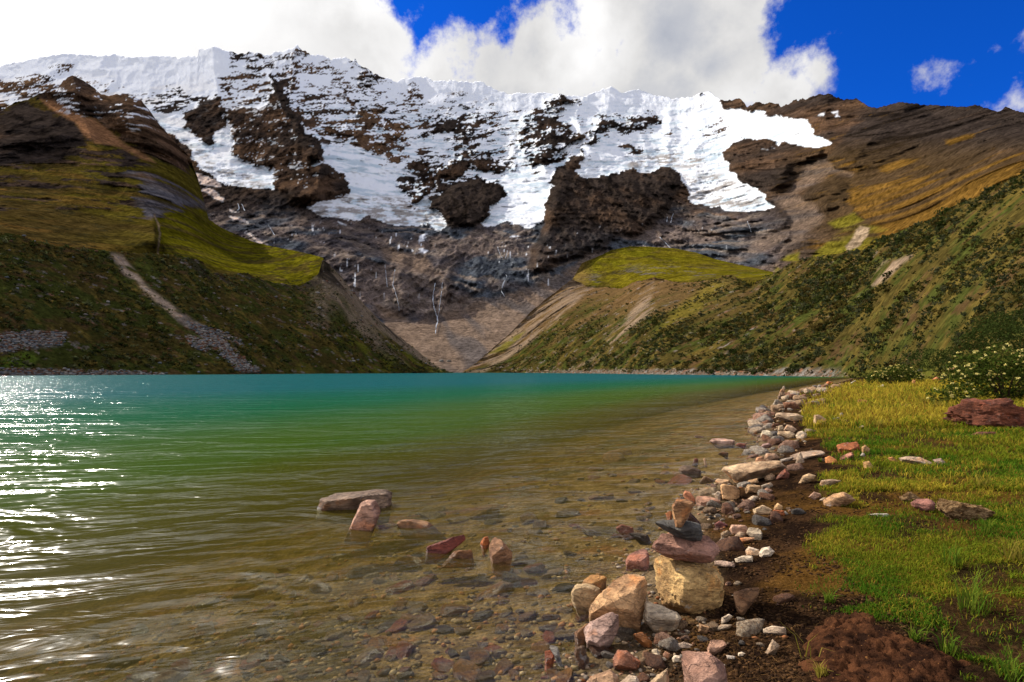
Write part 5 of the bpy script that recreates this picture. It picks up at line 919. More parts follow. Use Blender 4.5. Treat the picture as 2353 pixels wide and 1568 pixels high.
 ('boulder', Z7([(1285, 80), (1300, 65), (1400, 85), (1435, 120), (1430, 170), (1380, 185), (1300, 170)]), (.42, .28, .16), 'sunlit tan block standing on the waterline behind the cairn', dict(facets=((.1, .3, -1, .6),))), ('stone', Z7([(1000, 150), (1020, 115), (1060, 130), (1100, 180), (1095, 210), (1020, 180)]), (.38, .17, .10), 'red and white stone rising behind the crown of the cairn', dict(water=True)),
 ('stone', Z7([(1095, 150), (1110, 135), (1200, 150), (1290, 190), (1280, 215), (1220, 230), (1110, 210)]), (.28, .17, .13), 'red-brown block with tan top in the shallows behind the cairn', dict(water=True, facets=((-.1, .85, -.4, .42),))),
 ('stone', Z7([(1110, 125), (1170, 95), (1250, 95), (1270, 125), (1230, 150), (1130, 140)]), (.26, .22, .16), 'olive-grey stone behind the red-brown block', dict(water=True)), ('stone', Z7([(1235, 150), (1270, 120), (1300, 135), (1300, 180), (1270, 190)]), (.40, .38, .35), 'grey-white stone touching the sunlit tan block', {}),
 ('stone', Z7([(1230, 0), (1290, 20), (1350, 30), (1400, 70), (1300, 70), (1250, 50)]), (.40, .30, .21), 'thin tan slab with a dark underside at the waterline', dict(thick=.9, water=True, facets=((-.1, .9, -.3, .4),))), ('stone', Z7([(1470, 110), (1490, 70), (1590, 80), (1595, 130), (1540, 140), (1480, 130)]), (.32, .23, .14), 'brown-tan slab among stones beside the sunlit tan block', {}),
 ('stone', Z7([(1590, 80), (1670, 55), (1690, 80), (1660, 100), (1600, 100)]), (.33, .32, .30), 'grey flat stone behind the brown-tan slab', {}), ('stone', Z7([(1600, 120), (1640, 95), (1690, 120), (1650, 130)]), PINK, 'small rosy stone in front of the grey flat one', {}), ('stone', Z7([(1450, 80), (1500, 40), (1570, 25), (1580, 60), (1490, 80)]), TAN, 'tan stone leaning on the brown-tan slab', {}),
 ('stone', Z7([(490, 400), (540, 370), (630, 395), (640, 420), (560, 430)]), (.14, .06, .035), 'dark red stone awash to the water side of the cairn', dict(water=True)), ('stone', Z7([(590, 440), (650, 435), (740, 450), (780, 480), (720, 490), (620, 465)]), (.06, .05, .035), 'blackish mossy stone awash beside the cairn', dict(water=True)),
 # stones standing in the lake
 ('lake_rock', Z9([(120, 350), (160, 300), (280, 240), (380, 220), (560, 228), (740, 228), (790, 255), (795, 285), (770, 370), (660, 400), (560, 390), (360, 380), (200, 370)]), (.17, .13, .105), 'long dark rock with a pale flat top standing out in the lake', dict(water=True, thick=1.1, sink=.5, facets=((-.1, .95, -.25, .50), (-.1, -.5, -.9, .62)))),
 ('lake_rock', Z9([(360, 540), (520, 345), (570, 320), (640, 320), (665, 350), (695, 420), (650, 500), (580, 575), (500, 560)]), (.34, .22, .185), 'pink block in the lake leaning before the long dark rock', dict(water=True, sink=.35, facets=((.75, .35, -.55, .5), (-.45, .1, -.85, .55)))),
 ('lake_rock', Z9([(820, 530), (850, 495), (960, 480), (1100, 505), (1280, 540), (1100, 552), (900, 548)]), (.22, .13, .07), 'thin brown ridge of rock barely above the lake', dict(water=True, thick=.7, sink=.8)), ('lake_rock', Z9([(1060, 765), (1080, 720), (1300, 640), (1410, 610), (1435, 650), (1300, 700), (1170, 750)]), (.17, .050, .040), 'maroon tilted slab breaking the lake surface', dict(water=True, thick=.45, sink=.3)),
 ('lake_rock', Z9([(1190, 815), (1320, 755), (1470, 745), (1500, 800), (1400, 815)]), (.24, .13, .06), 'flat brown stone just awash before the maroon slab', dict(water=True, thick=.7)), ('lake_rock', Z9([(1610, 660), (1650, 605), (1690, 620), (1825, 770), (1815, 800), (1710, 850), (1640, 790), (1615, 740)]), (.34, .21, .13), 'tan-topped wedge with a dark front in the lake', dict(water=True, sink=.3, facets=((-.35, .6, -.7, .45), (.5, -.2, -.8, .55)))),
 ('lake_rock', Z9([(1540, 690), (1570, 640), (1610, 630), (1625, 700), (1570, 730)]), (.30, .10, .03), 'orange-red stone behind the tan-topped wedge in the lake', dict(water=True)),
 # along the shore
 ('flat_rock', Z6([(450, 760), (460, 735), (560, 715), (700, 700), (820, 690), (820, 720), (870, 745), (800, 760), (700, 780), (560, 830), (510, 790)]), (.44, .35, .25), 'long pale beige slab lying across the waterline', dict(thick=.9, facets=((-.1, .95, -.3, .42),))), ('stone', Z6([(815, 690), (900, 670), (905, 685), (860, 705), (820, 705)]), (.33, .32, .32), 'grey stone against the far end of the beige slab', {}),
 ('flat_rock', Z6([(880, 665), (950, 640), (1100, 615), (1115, 640), (1090, 665), (960, 690), (890, 690)]), (.34, .28, .24), 'long grey-mauve slab sunk in soil before the rust-red block', dict(thick=.9, facets=((0, .95, -.3, .4),))), ('stone', Z6([(912, 702), (930, 650), (950, 645), (978, 702), (950, 714)]), (.38, .33, .28), 'cone-shaped grey stone leaning on the grey-mauve slab', {}),
 ('stone', Z6([(715, 680), (730, 648), (790, 650), (820, 680), (790, 692), (730, 697)]), (.38, .28, .22), 'rosy-tan stone behind the beige slab', {}), ('stone', Z6([(655, 700), (670, 675), (710, 668), (725, 700), (680, 710)]), (.42, .25, .16), 'orange-pink stone at the waterline end of the beige slab', {}),
 ('stone', Z6([(780, 800), (830, 760), (850, 745), (880, 780), (870, 815), (800, 815)]), (.20, .085, .06), 'dark red stone in front of the beige slab', {}), ('stone', Z6([(715, 800), (760, 775), (790, 790), (780, 820), (730, 820)]), (.38, .28, .20), 'tan stone touching the dark red one', {}),
 ('lake_rock', Z6([(175, 750), (205, 715), (230, 720), (320, 755), (320, 778), (200, 778)]), (.12, .09, .07), 'dark wet block alone in the shallows', dict(water=True, facets=((-.1, .8, -.5, .5),))), ('lake_rock', Z6([(370, 575), (390, 557), (460, 555), (535, 570), (530, 587), (420, 590)]), (.40, .30, .28), 'flat pale-pink rock in the shallows off the shore', dict(water=True)),
 ('lake_rock', Z6([(530, 595), (560, 585), (605, 590), (600, 605)]), (.20, .075, .05), 'small red stone beside the flat pale-pink rock', dict(water=True)), ('lake_rock', Z6([(425, 655), (450, 638), (495, 645), (490, 662)]), (.11, .075, .05), 'dark rounded stone awash short of the pale-pink rock', dict(water=True)),
 ('lake_rock', Z6([(260, 700), (280, 678), (305, 685), (300, 703)]), (.14, .06, .045), 'small dark red stone behind the dark wet block', dict(water=True)), ('lake_rock', Z6([(335, 685), (345, 678), (365, 708), (345, 708)]), (.40, .28, .20), 'thin tan shard sticking up behind the dark wet block', dict(water=True)),
 ('boulder', Z6([(1028, 440), (1030, 410), (1060, 405), (1105, 430), (1110, 465), (1090, 475), (1050, 480), (1030, 470)]), (.50, .41, .28), 'cream pitted boulder at the edge of the grass', {}), ('stone', Z6([(1115, 460), (1150, 430), (1190, 420), (1200, 440), (1150, 460)]), (.22, .23, .24), 'grey low stone in grass beside the cream boulder', {}), ('stone', Z6([(1190, 424), (1194, 400), (1210, 393), (1220, 420)]), GREY, 'small upright grey stone in the grass', {}),
 ('flat_rock', Z6([(1165, 440), (1210, 437), (1265, 440), (1260, 455), (1180, 460)]), (.40, .25, .14), 'flat orange-tan slab in grass past the cream boulder', dict(thick=.6)), ('flat_rock', Z6([(785, 405), (800, 388), (850, 400), (930, 400), (970, 420), (970, 440), (900, 455), (830, 435), (790, 425)]), (.38, .31, .24), 'broad grey-tan slab in the middle of the stony shore', dict(thick=.9, facets=((0, .9, -.4, .5),))),
 ('stone', Z6([(690, 540), (705, 505), (740, 497), (775, 525), (770, 545), (720, 553)]), (.42, .40, .34), 'greyish-white angular stone at the waterline', dict(facets=((0, .7, -.6, .5),))), ('stone', Z6([(800, 530), (805, 510), (880, 510), (915, 530), (900, 550), (870, 560), (810, 545)]), CREAM, 'cream block in front of a pale pile of stones', {}), ('stone', Z6([(840, 505), (860, 470), (890, 475), (930, 505), (900, 520)]), (.46, .36, .28), 'cream-pink peak-shaped stone topping the pale pile', {}),
 ('stone', Z6([(800, 505), (805, 478), (835, 472), (845, 500), (815, 515)]), (.34, .29, .22), 'grey-tan upright stone on the water side of the pale pile', {}), ('stone', Z6([(912, 540), (930, 515), (960, 508), (990, 530), (980, 550), (930, 558)]), WHITE_, 'white stone on the land side of the pale pile', {}), ('flat_rock', Z6([(815, 590), (870, 580), (940, 560), (945, 570), (890, 605), (830, 605)]), (.27, .27, .23), 'flat greenish-grey slab on dark soil below the pale pile', dict(thick=.7)),
 ('stone', Z6([(695, 610), (710, 590), (750, 585), (770, 605), (740, 620)]), (.30, .22, .23), 'purple-grey stone at the waterline by the greenish slab', {}), ('stone', Z6([(755, 352), (790, 308), (830, 330), (852, 347), (800, 357)]), (.20, .19, .17), 'dark grey triangular stone standing in the far shallows', dict(water=True)), ('stone', Z6([(840, 340), (860, 318), (910, 315), (920, 330), (870, 345)]), (.30, .28, .25), 'grey stone beyond the dark triangular one', {}),
 ('stone', Z6([(725, 400), (730, 382), (790, 395), (780, 415), (740, 415)]), (.20, .11, .08), 'red-brown block on the water side of the broad slab', dict(water=True)), ('stone', Z6([(930, 390), (960, 372), (990, 385), (1000, 395), (950, 398)]), CREAM, 'cream peaked stone behind the broad grey-tan slab', {}), ('stone', Z6([(1100, 215), (1115, 197), (1150, 202), (1155, 215), (1110, 222)]), RUST, 'rusty boulder on the far point of the bank', {}), ('stone', Z6([(1045, 235), (1060, 218), (1080, 222), (1075, 238)]), GREY, 'dark grey stone near the far point of the bank', {}),
 # meadow
 ('boulder', Z6([(1825, 445), (1850, 400), (1940, 340), (1960, 318), (2090, 315), (2130, 297), (2270, 300), (2340, 360), (2400, 420), (2420, 480), (2290, 500), (2150, 505), (1970, 500), (1960, 490), (1880, 480)]), (.13, .045, .025), 'big dark red-brown boulder in the meadow below the flowering bush', dict(thick=.75, sink=.02, p=120, strata=.055, facets=((-.15, .1, -1, .52), (.5, .1, -.85, .62), (-.5, -.55, -.6, .62)), rough=2.2)), ('flat_rock', Z6([(2010, 535), (2060, 515), (2170, 515), (2190, 535), (2100, 545)]), (.15, .06, .045), 'flat dark red slab lying at the foot of the big boulder', dict(thick=.5)),
 ('boulder', Z6([(1170, 600), (1215, 580), (1310, 572), (1325, 630), (1290, 640), (1210, 655), (1190, 640)]), (.30, .115, .05), 'rust-red block lying at the edge of the meadow', dict(facets=((-.1, .7, -.7, .5), (-.2, -.6, -.8, .6)))), ('stone', Z6([(1330, 610), (1355, 595), (1385, 625), (1385, 650), (1350, 657), (1332, 640)]), (.34, .23, .12), 'rounded tan stone beside the rust-red block', {}), ('stone', Z6([(1185, 690), (1200, 670), (1270, 640), (1280, 665), (1230, 695)]), (.28, .14, .11), 'mauve-red long stone below the rust-red block', {}),
 ('stone', Z6([(1098, 680), (1130, 665), (1175, 690), (1180, 710), (1130, 715), (1105, 705)]), (.44, .20, .08), 'bright orange stone below the rust-red block', {}), ('stone', Z6([(1338, 705), (1380, 698), (1415, 740), (1370, 748), (1345, 735)]), (.38, .25, .12), 'small tan stone alone in grass short of the rust-red block', {}), ('stone', Z6([(1320, 665), (1335, 645), (1355, 655), (1350, 675)]), GREY, 'small grey stone under the rounded tan one', {}),
 ('flat_rock', Z6([(1560, 680), (1620, 668), (1700, 675), (1790, 715), (1740, 735), (1640, 715), (1580, 705)]), (.36, .30, .25), 'long flat lilac-grey slab in the middle of the grass', dict(thick=.8)), ('stone', Z6([(1490, 680), (1525, 672), (1570, 705), (1540, 718)]), (.38, .22, .09), 'orange-tan stone at one end of the lilac-grey slab', {}), ('stone', Z6([(1775, 690), (1830, 680), (1880, 715), (1800, 724)]), (.28, .22, .21), 'mauve-grey stone at the other end of the lilac-grey slab', {}),
 ('stone', Z6([(1635, 960), (1680, 935), (1750, 930), (1800, 965), (1790, 1000), (1740, 1018), (1650, 985)]), (.26, .13, .12), 'dull red angular stone against the rotten wood slab', dict(facets=((-.1, .8, -.5, .5),))), ('flat_rock', Z6([(1365, 1035), (1420, 1028), (1500, 1030), (1505, 1045), (1430, 1050)]), (.42, .43, .44), 'flat pale grey stone flush with the grass edge', dict(thick=.5)),
 ('boulder', Z6([(1085, 945), (1150, 905), (1220, 893), (1260, 910), (1300, 945), (1230, 965), (1160, 985), (1090, 965)]), (.40, .27, .16), 'broad smooth tan stone at the edge of grass and soil', {}), ('stone', Z6([(1060, 945), (1090, 928), (1115, 930), (1090, 952)]), WHITE_, 'white stone tucked against the broad tan one', {}), ('stone', Z6([(995, 925), (1030, 892), (1075, 905), (1080, 925), (1040, 942)]), (.33, .23, .19), 'brown-pink stone on soil near the broad tan one', {}),
 ('stone', Z6([(1065, 850), (1075, 820), (1150, 812), (1210, 822), (1150, 840), (1110, 865)]), (.36, .29, .23), 'grey-tan wedge on soil above the broad tan stone', {}), ('stone', Z6([(930, 830), (960, 790), (1000, 775), (1045, 790), (1030, 815), (970, 840)]), (.38, .29, .19), 'tan slanted stone on dark soil before the beige slab', {}),
 ('stone', Z6([(1285, 325), (1320, 310), (1375, 318), (1380, 335), (1340, 345), (1300, 335)]), (.28, .11, .05), 'rusty stone in the yellow far grass', {}), ('stone', Z6([(1560, 350), (1580, 342), (1640, 337), (1645, 360), (1580, 360)]), (.22, .085, .05), 'dark red stone in grass toward the flowering bush', {}), ('stone', Z6([(1390, 412), (1410, 400), (1435, 415), (1400, 427)]), (.16, .06, .04), 'small maroon stone in the far grass', {}), ('stone', Z6([(1660, 462), (1690, 440), (1750, 455), (1720, 467)]), (.17, .10, .07), 'dark brown split stone in the grass before the big boulder', {}), ('stone', Z6([(1750, 412), (1780, 403), (1810, 412), (1770, 422)]), (.28, .18, .11), 'small tan stone in grass near the big boulder', {}),
 ('stone', Z6([(1640, 218), (1650, 188), (1670, 188), (1674, 218)]), (.38, .20, .09), 'upright orange stone in the far grass', {}), ('boulder', Z6([(1770, 187), (1800, 168), (1840, 170), (1850, 192), (1800, 197)]), (.34, .15, .07), 'rusty rock half hidden in the far meadow', {}), ('boulder', Z6([(1870, 132), (1885, 108), (1920, 108), (1925, 137), (1890, 142)]), (.42, .28, .15), 'tan rock beside the top of the flowering bush', dict(depth=29)), ('stone', Z6([(1678, 132), (1690, 119), (1715, 123), (1712, 139)]), (.14, .15, .16), 'slate-grey stone on the rise beyond the meadow', dict(depth=36)), ('stone', Z6([(1430, 227), (1470, 217), (1480, 232), (1440, 235)]), (.42, .42, .42), 'pale grey stone in the far grass', {}), ('stone', Z6([(1175, 357), (1200, 346), (1206, 359)]), WHITE_, 'small white stone gleaming in the far grass', {}), ('stone', Z6([(1300, 488), (1330, 475), (1360, 480), (1320, 492)]), WHITE_, 'flat white stone in grass behind the cream boulder', {}), ('flat_rock', Z6([(1240, 212), (1290, 190), (1300, 196), (1260, 217)]), (.30, .31, .28), 'tilted grey-green slab at the far end of the bank', {}),
 # far cairn
 ('cairn_stone', Z6([(800, 312), (852, 308), (846, 285), (804, 285)]), (.20, .16, .13), 'broad bottom stone of the small distant cairn', dict(depth=25)), ('cairn_stone', Z6([(806, 289), (851, 286), (845, 262), (814, 262)]), (.27, .20, .15), 'second stone of the small distant cairn', dict(depth=25, sink=.05)), ('cairn_stone', Z6([(812, 266), (850, 263), (845, 243), (824, 245)]), (.30, .20, .13), 'third stone of the small distant cairn', dict(depth=25, sink=.05)), ('cairn_stone', Z6([(831, 248), (851, 246), (845, 227), (835, 229)]), (.33, .33, .33), 'grey top stone of the small distant cairn', dict(depth=25, sink=.05)),
 # far boulders
 ('boulder', Z5([(195, 725), (205, 706), (225, 703), (235, 725)]), (.10, .115, .13), 'blue-grey boulder at the foot of the scree fan', dict(depth=560, sink=.3)), ('boulder', Z5([(238, 724), (248, 706), (268, 708), (270, 724)]), (.10, .11, .12), 'blue-grey boulder beside its twin below the scree fan', dict(depth=560, sink=.3)), ('boulder', Z4([(2120, 800), (2128, 782), (2148, 778), (2158, 795), (2145, 803)]), (.07, .085, .10), 'dark blue boulder on the toe of the shaded moraine', dict(depth=430, sink=.3)),
]
CAIRN_G = {'near': 'stones of the near cairn', 'far': 'stones of the distant cairn'}
for i, (nm, poly, col, lb, kw) in enumerate(S):
    if nm == 'cairn_stone': kw = dict(kw, group=CAIRN_G['far' if 'distant' in lb else 'near'])
    outline_rock(nm, lb, poly, col, seed=i, cat='boulder' if nm == 'boulder' else 'slab' if nm == 'flat_rock' else 'stone', **kw)

# rotten wood slab and its root end
M_WOOD, t, b = new_mat('rotten_wood'); g = t.node('ShaderNodeTexCoord'); p = t.vmath('MULTIPLY', g.outputs['Object'], (1, 3.5, 3.5)); n1 = t.noise(p, 14, 7, .7, .8); n2 = t.noise(g.outputs['Object'], 60, 5, .7)
t.put(b.inputs['Base Color'], t.mix(t.ramp(n1, .35, .65), (.11, .055, .022, 1), (.46, .29, .14, 1))); b.inputs['Roughness'].default_value = .95; t.l.new(bump(t, t.math('ADD', n1, t.math('MULTIPLY', n2, .4)), 1, .05), b.inputs['Normal'])
for nm, poly, lb in (('rotten_log', Z6([(1800, 950), (1850, 935), (1950, 955), (2100, 985), (2170, 1020), (2110, 1050), (2090, 1075), (2000, 1065), (1900, 1050), (1830, 1010), (1795, 990)]), 'long slab of crumbling pale-brown rotten wood lying in the grass'), ('wood_stump', Z6([(1565, 925), (1620, 893), (1660, 903), (1705, 937), (1640, 955), (1580, 945)]), 'small knob of rotten wood behind the dull red stone')):
    o = outline_rock(nm, lb, poly, (.3, .2, .1), seed=len(nm), thick=.55, rough=3.2, level=4, cat='wood'); o.data.materials[0] = M_WOOD

# peat mound in the near corner
px_, py_, pz_ = to_ground(*np.array(Z8([(350, 1470), (420, 1210), (560, 1080), (700, 1040), (900, 1050), (1000, 1150), (1250, 1260), (1400, 1310), (1560, 1390), (1660, 1400), (1690, 1430), (1640, 1490), (1500, 1560), (1400, 1640), (700, 1700), (520, 1640), (450, 1500)])).T)
poly = np.stack([px_, py_], 1); xs = np.arange(poly[:, 0].min() - .05, poly[:, 0].max() + .05, .009); ys = np.arange(poly[:, 1].min() - .05, poly[:, 1].max() + .05, .009); GX, GY = np.meshgrid(xs, ys)
sd_ = sdpoly(GX + .05 * (fbm(GX / .09, GY / .09, 4, .6, 401) - .5), GY + .05 * (fbm(GX / .09, GY / .09, 4, .6, 402) - .5), poly, 1.0)
hh = ground_h(GX, GY) + .026 * sstep(-.015, .09, sd_) - .004 + .032 * (ridged(GX / .30, GY / .16, 5, .62, 403) - .5) * sstep(0, .1, sd_) + .042 * (ridged(GX / .04, GY / .034, 3, .6, 404) - .5) * sstep(-.01, .03, sd_)
M_PEAT, t, b = new_mat('peat'); g = t.node('ShaderNodeNewGeometry'); n1 = t.noise(g.outputs['Position'], 9, 7, .68); n2 = t.noise(g.outputs['Position'], 140, 5, .7); n3 = t.noise(g.outputs['Position'], 75, 2, .5)
c = t.mix(t.ramp(n1, .36, .64), (.018, .009, .006, 1), (.095, .038, .017, 1)); c = t.mix(t.ramp(n3, .68, .72), c, (.20, .09, .03, 1)); t.put(b.inputs['Base Color'], c); t.put(b.inputs['Roughness'], .85); t.l.new(bump(t, t.math('ADD', n1, t.math('MULTIPLY', n2, .25)), 1, .03), b.inputs['Normal'])
keepf = grid_faces(*GX.shape); ok = sd_.ravel()[keepf].max(1) > -.004
me = mesh_from('peat_mound', np.stack([GX, GY, hh], -1).reshape(-1, 3), keepf[ok]); link('peat_mound', me, M_PEAT, label='dark reddish-brown mound of bare peat in the near corner', category='mound')

# ------------------------------------------------------------------ scattered stones
r_ = np.random.default_rng(77); stone_me = []
for k in range(16):
    pl = [(rand_unit(1)[0], r_.uniform(.6, 1.0)) for _ in range(9)] + [((sx, sy, sz), r_.uniform(.75, 1.0)) for sx, sy, sz in ((1, .2, 0), (-1, 0, .2), (0, 1, -.2), (.2, -1, 0), (0, .2, 1), (0, 0, -1))]; V0, Fc = ICO[2]; d = V0; r = star_rock(pl, d, 50) * (1 + .10 * (vn3(d * 3 + k, 3) - .5) + .06 * (vn3(d * 8 + k, 4) - .5))
    me = mesh_from('shore_stone', d * r[:, None] * np.array([1, .8, .55]), Fc, None, False); me.materials.append(M_ROCK); stone_me.append(me)
PAL = [('pale grey', (.36, .315, .255)), ('tan', (.36, .24, .135)), ('rosy', (.33, .19, .125)), ('rust-brown', (.23, .105, .05)), ('dark grey', (.14, .125, .11)), ('cream', (.45, .355, .245))]
H_ = np.array(HERO)
def free(u, v, pad): return ~((u[:, None] > H_[:, 0] - pad) & (u[:, None] < H_[:, 2] + pad) & (v[:, None] > H_[:, 1] - pad) & (v[:, None] < H_[:, 3] + pad)).any(1)
n = 2600; v = r_.uniform(0, 1, n) ** 1.25 * 690 + 885; o_ = sorted(SHORE_PX, key=lambda q: q[1]); u = np.interp(v, [q[1] for q in o_], [q[0] for q in o_]) + r_.normal(35, 62, n) * (.45 + (v - 880) / 420)
x, y, z = to_ground(u, v); s = land_sd(x, y); gm = grass_mask(x, y)[0]; k = np.nonzero((s > -.10) & ((gm < .5) | (r_.random(n) < .05)) & free(u, v, 1.5))[0][:210]
def zone_of(y): return 'close to the camera' if y < 3.2 else 'near the cairn' if y < 5.5 else 'by the long beige slab' if y < 9 else 'beyond the pale pile' if y < 17 else 'toward the far point'
for i in k:
    spx = r_.gamma(2.4, 5.2) * (.55 + (v[i] - 880) / 900) + 2.5; rr = min(spx * y[i] / F * (1.15 if y[i] > 8 else .8), .28 if y[i] > 8 else .10); nmc, c = PAL[r_.choice(6, p=[.20, .24, .20, .14, .08, .14])]
    o = link('shore_stone', stone_me[r_.integers(0, 16)], None, label=f'{"small" if spx < 9 else "fist-sized"} {nmc} stone strewn along the shore {zone_of(y[i])}', category='stone', group=f'{nmc} stones strewn along the shore'); o.location = (x[i], y[i], z[i] + rr * .16); o.scale = (rr, rr, rr); o.rotation_euler = (r_.uniform(-.4, .4), r_.uniform(-.4, .4), r_.uniform(0, 6.28)); c = np.array(c) * r_.uniform(.7, 1.25); o.color = (*c, 1)
BED = [('orange-brown', (.42, .215, .065)), ('brown', (.28, .18, .08)), ('tan', (.42, .30, .14)), ('dark', (.15, .12, .065)), ('brick-red', (.40, .13, .055))]
n = 3200; v = r_.uniform(0, 1, n) ** .8 * 580 + 985; u = r_.uniform(-60, 1620, n); x, y, z = to_ground(u, v); s = land_sd(x, y)
k = np.nonzero((s < -.06) & (s > -3.8) & free(u, v, 3) & (r_.random(n) < 1.1 + s / 4.2))[0][:285]
for i in k:
    rr = r_.gamma(2.6, 5.2) * y[i] / F; rr = min(rr, 34 * y[i] / F, .22) + .008; nmc, c = BED[r_.choice(5, p=[.26, .26, .24, .12, .12])]
    zn = 'near the bottom edge' if v[i] > 1400 else 'off the near cairn' if v[i] > 1200 else 'off the far stony shore'
    o = link('lakebed_stone', stone_me[r_.integers(0, 16)], None, label=f'{"larger" if rr * F / y[i] > 15 else "small"} {nmc} stone under shallow water {zn}', category='stone', group=f'{nmc} stones under the shallow water'); o.location = (x[i], y[i], z[i] + rr * .06); o.scale = (rr * 1.25, rr, min(rr * .85, max(.014, -z[i] * 1.1))); o.rotation_euler = (r_.uniform(-.3, .3), r_.uniform(-.3, .3), r_.uniform(0, 6.28)); c = np.array(c) * r_.uniform(.7, 1.3); o.color = (*c, 1)
# gravel too small to count
def gravel(name, n, gen, lo, hi, pal, label):
    x, y, z, sc = gen(n); n = len(x); V0, Fc = ICO[0]; a = r_.uniform(0, 6.283, n); s = r_.uniform(lo, hi, n) * sc
    V = V0[None] * (s[:, None] * r_.uniform(.7, 1.3, (n, 12)))[..., None] * np.array([1.2, .8, .55]); ca, sa = np.cos(a)[:, None], np.sin(a)[:, None]
    V = np.stack([V[..., 0] * ca - V[..., 1] * sa + x[:, None], V[..., 0] * sa + V[..., 1] * ca + y[:, None], V[..., 2] + z[:, None] + .2 * s[:, None]], -1).reshape(-1, 3)
    Fa = (Fc[None] + (np.arange(n) * 12)[:, None, None]).reshape(-1, 3); col = np.array(pal)[r_.integers(0, len(pal), n)] * r_.uniform(.6, 1.3, (n, 1))
    link(name, mesh_from(name, V, Fa, {'albedo': np.repeat(col, 12, 0)}, False), M_GRAVEL, kind='stuff', label=label, category='gravel')
M_GRAVEL, t, b = new_mat('gravel'); at = t.node('ShaderNodeAttribute', attribute_name='albedo'); g = t.node('ShaderNodeNewGeometry'); t.put(b.inputs['Base Color'], t.vmath('SCALE', at.outputs['Color'], t.lin(t.noise(g.outputs['Position'], 60, 4, .6), .3, .7, .7, 1.3))); b.inputs['Roughness'].default_value = .85
def g_shore(n):
    v = r_.uniform(0, 1, n) ** 1.1 * 690 + 884; o_ = sorted(SHORE_PX, key=lambda q: q[1]); u = np.interp(v, [q[1] for q in o_], [q[0] for q in o_]) + r_.normal(28, 70, n) * (.4 + (v - 880) / 400)
    x, y, z = to_ground(u, v); s = land_sd(x, y); k = (s > -.25) & (s < .10 + .06 * y + r_.exponential(.22, n)); return x[k], y[k], z[k], (.5 + .16 * y[k])
def g_bed(n):
    v = r_.uniform(0, 1, n) ** .7 * 580 + 985; u = r_.uniform(-80, 1620, n); x, y, z = to_ground(u, v); s = land_sd(x, y); k = (s < -.03) & (s > -3.2); return x[k], y[k], z[k], (.6 + .10 * y[k])
gravel('shore_gravel', 1100, g_shore, .005, .017, [(c[0] * .8, c[1] * .72, c[2] * .64) for _, c in PAL], 'loose gravel between the stones of the shore')
def g_soil(n):
    u = r_.uniform(1480, 2150, n); v = r_.uniform(0, 1, n) ** .8 * 560 + 1010; x, y, z = to_ground(u, v); s = land_sd(x, y); gm = grass_mask(x, y)[0]; k = (s > .12) & (r_.random(n) > gm) & (fbm(x / .3, y / .3, 3, .5, 411) > .44); return x[k], y[k], z[k], (.6 + .10 * y[k])
gravel('soil_crumbs', 9000, g_soil, .003, .012, [(.022, .012, .007), (.045, .024, .012), (.032, .018, .010), (.075, .038, .016)], 'crumbly dark soil between grass and shore stones')
gravel('lakebed_gravel', 2600, g_bed, .006, .026, [(.20, .14, .06), (.26, .19, .09), (.15, .105, .05), (.23, .115, .045)], 'gravel on the lake bed under the clear shallows')
def g_slope(Pn, ex, polys, n):
    m = np.zeros(Pn.shape[:2]); 
    for p in polys: m = np.maximum(m, sstep(-6, 4, sdpoly(ex['wu'], ex['wv'], p)))
    m = m + .0012; q = slope_points(Pn, n, m, .4); return q[:, 0], q[:, 1], q[:, 2], q[:, 1] / 200
gravel('moraine_rubble', 4200, lambda n: g_slope(LP, LX, RUBBLE + [Z4([(980, 580), (1130, 640), (1230, 740), (1350, 835), (1260, 840), (1180, 760), (1080, 680)])], n), .25, .8, [(.17, .14, .115), (.21, .19, .17), (.13, .065, .04), (.11, .115, .12)], 'pale rubble strewn over the shaded moraine and along its foot')
gravel('slope_rubble', 1300, lambda n: g_slope(RP, RX, [[(1200, 850), (1500, 852), (1700, 852), (1950, 858), (1950, 875), (1500, 872), (1200, 866)]], n), .15, .4, [(.28, .20, .13), (.32, .26, .19), (.22, .12, .07)], 'pale stones along the foot of the sunlit slope')

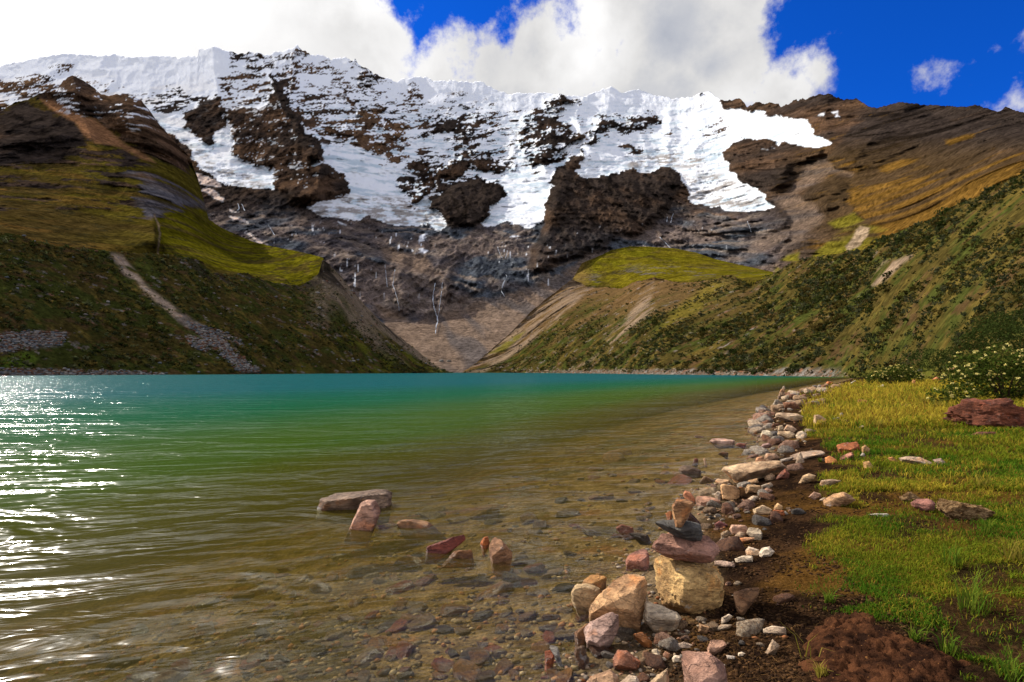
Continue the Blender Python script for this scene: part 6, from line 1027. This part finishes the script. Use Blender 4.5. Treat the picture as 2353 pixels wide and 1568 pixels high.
# ------------------------------------------------------------------ waterfalls on the slabs
M_FALL, t, b = new_mat('falling_water'); b.inputs['Base Color'].default_value = (.40, .43, .48, 1); b.inputs['Roughness'].default_value = .5
def on_mountain(u, v):
    j = int(np.clip(round((u + 380) / 2.3), 0, MP.shape[1] - 1)); col = MP[:, j]; vv = VH - (col[:, 2] - CAMZ) / col[:, 1] * F; i = int(np.argmin(np.abs(vv - v))); return col[max(0, i - 2):i + 3, 1].min()
def waterfall(label, lines, wpx=3.2):
    Vs, Fs = [], []
    for pts_ in lines:
        pts_ = np.array(pts_); L_ = np.r_[0, np.cumsum(np.hypot(*np.diff(pts_, axis=0).T))]
        for strand in range(2):
            n = max(5, int(L_[-1] / 2)); s = np.linspace(0, L_[-1], n); ph = rng.uniform(0, 50)
            u = np.interp(s, L_, pts_[:, 0]) + wpx * .6 * (fbm(s / 9 + ph, s * 0, 3, .6, 501) - .5) * 2; v = np.interp(s, L_, pts_[:, 1]); wd = wpx * .6 * np.clip(2.4 * (fbm(s / 5 + ph, s * 0 + 3, 3, .6, 502) - .34), .02, 1); o_ = len(Vs)
            for k in range(n):
                D = on_mountain(u[k], v[k]) - 2.5; a_ = np.array(P(u[k] - wd[k] / 2, v[k], D)); b__ = np.array(P(u[k] + wd[k] / 2, v[k], D)); Vs += [a_, (a_ + b__) / 2 + np.array([0, -.8, .3]), b__]
            for k in range(n - 1):
                q = o_ + 3 * k; Fs += [(q, q + 1, q + 4, q + 3), (q + 1, q + 2, q + 5, q + 4)]
    link('waterfall', mesh_from('waterfall', np.array(Vs), np.array(Fs)), M_FALL, label=label, category='waterfall', group='thin waterfalls on the rock wall')
waterfall('tallest braided white waterfall down to the scree fan', [Z5([(182, 305), (172, 380), (180, 440), (198, 500), (182, 570)]), Z5([(225, 285), (215, 360), (205, 430), (195, 500), (184, 545)])], 3.4)
waterfall('thin waterfall on dark slabs above the shaded moraine', [Z4([(2065, 300), (2055, 380), (2075, 440), (2088, 515)])], 2.6)
waterfall('short faint waterfall beside the thin one', [Z4([(2012, 275), (2018, 330), (2025, 390)])], 2.2)
waterfall('stepped waterfall ending on the rosy slabs below the dark knob', [Z5([(540, 245), (560, 270), (540, 310), (530, 345), (545, 375)])], 3.0)
waterfall('small white falls under the tongue of the hanging glacier', [Z2([(1330, 1325), (1345, 1380), (1360, 1400)]), Z2([(1395, 1350), (1380, 1400)])], 3.0)
waterfall('small fall on grey slabs below the large serac tongue', [Z3([(285, 965), (275, 990), (270, 1020)]), Z3([(250, 985), (245, 1015)])], 2.4)
waterfall('faint fall below the sunlit serac ice', [Z3([(720, 1010), (735, 1045), (745, 1075)])], 2.0)
waterfall('faint streak beside the green knoll', [Z3([(205, 1105), (235, 1135), (265, 1165)])], 2.4)
waterfall('fan of small falls on slabs below the left glacier tongue', [Z1([(1600, 1200), (1610, 1235), (1595, 1250)]), Z1([(1625, 1205), (1645, 1250)])], 3.2)
waterfall('short fall on the slab ledge above the grass shelf', [Z1([(1805, 1345), (1825, 1375), (1845, 1415)])], 3.0)
waterfall('tiny stream over grey slabs on the grassy hill', [Z1([(1045, 1130), (1040, 1165)])], 2.0)
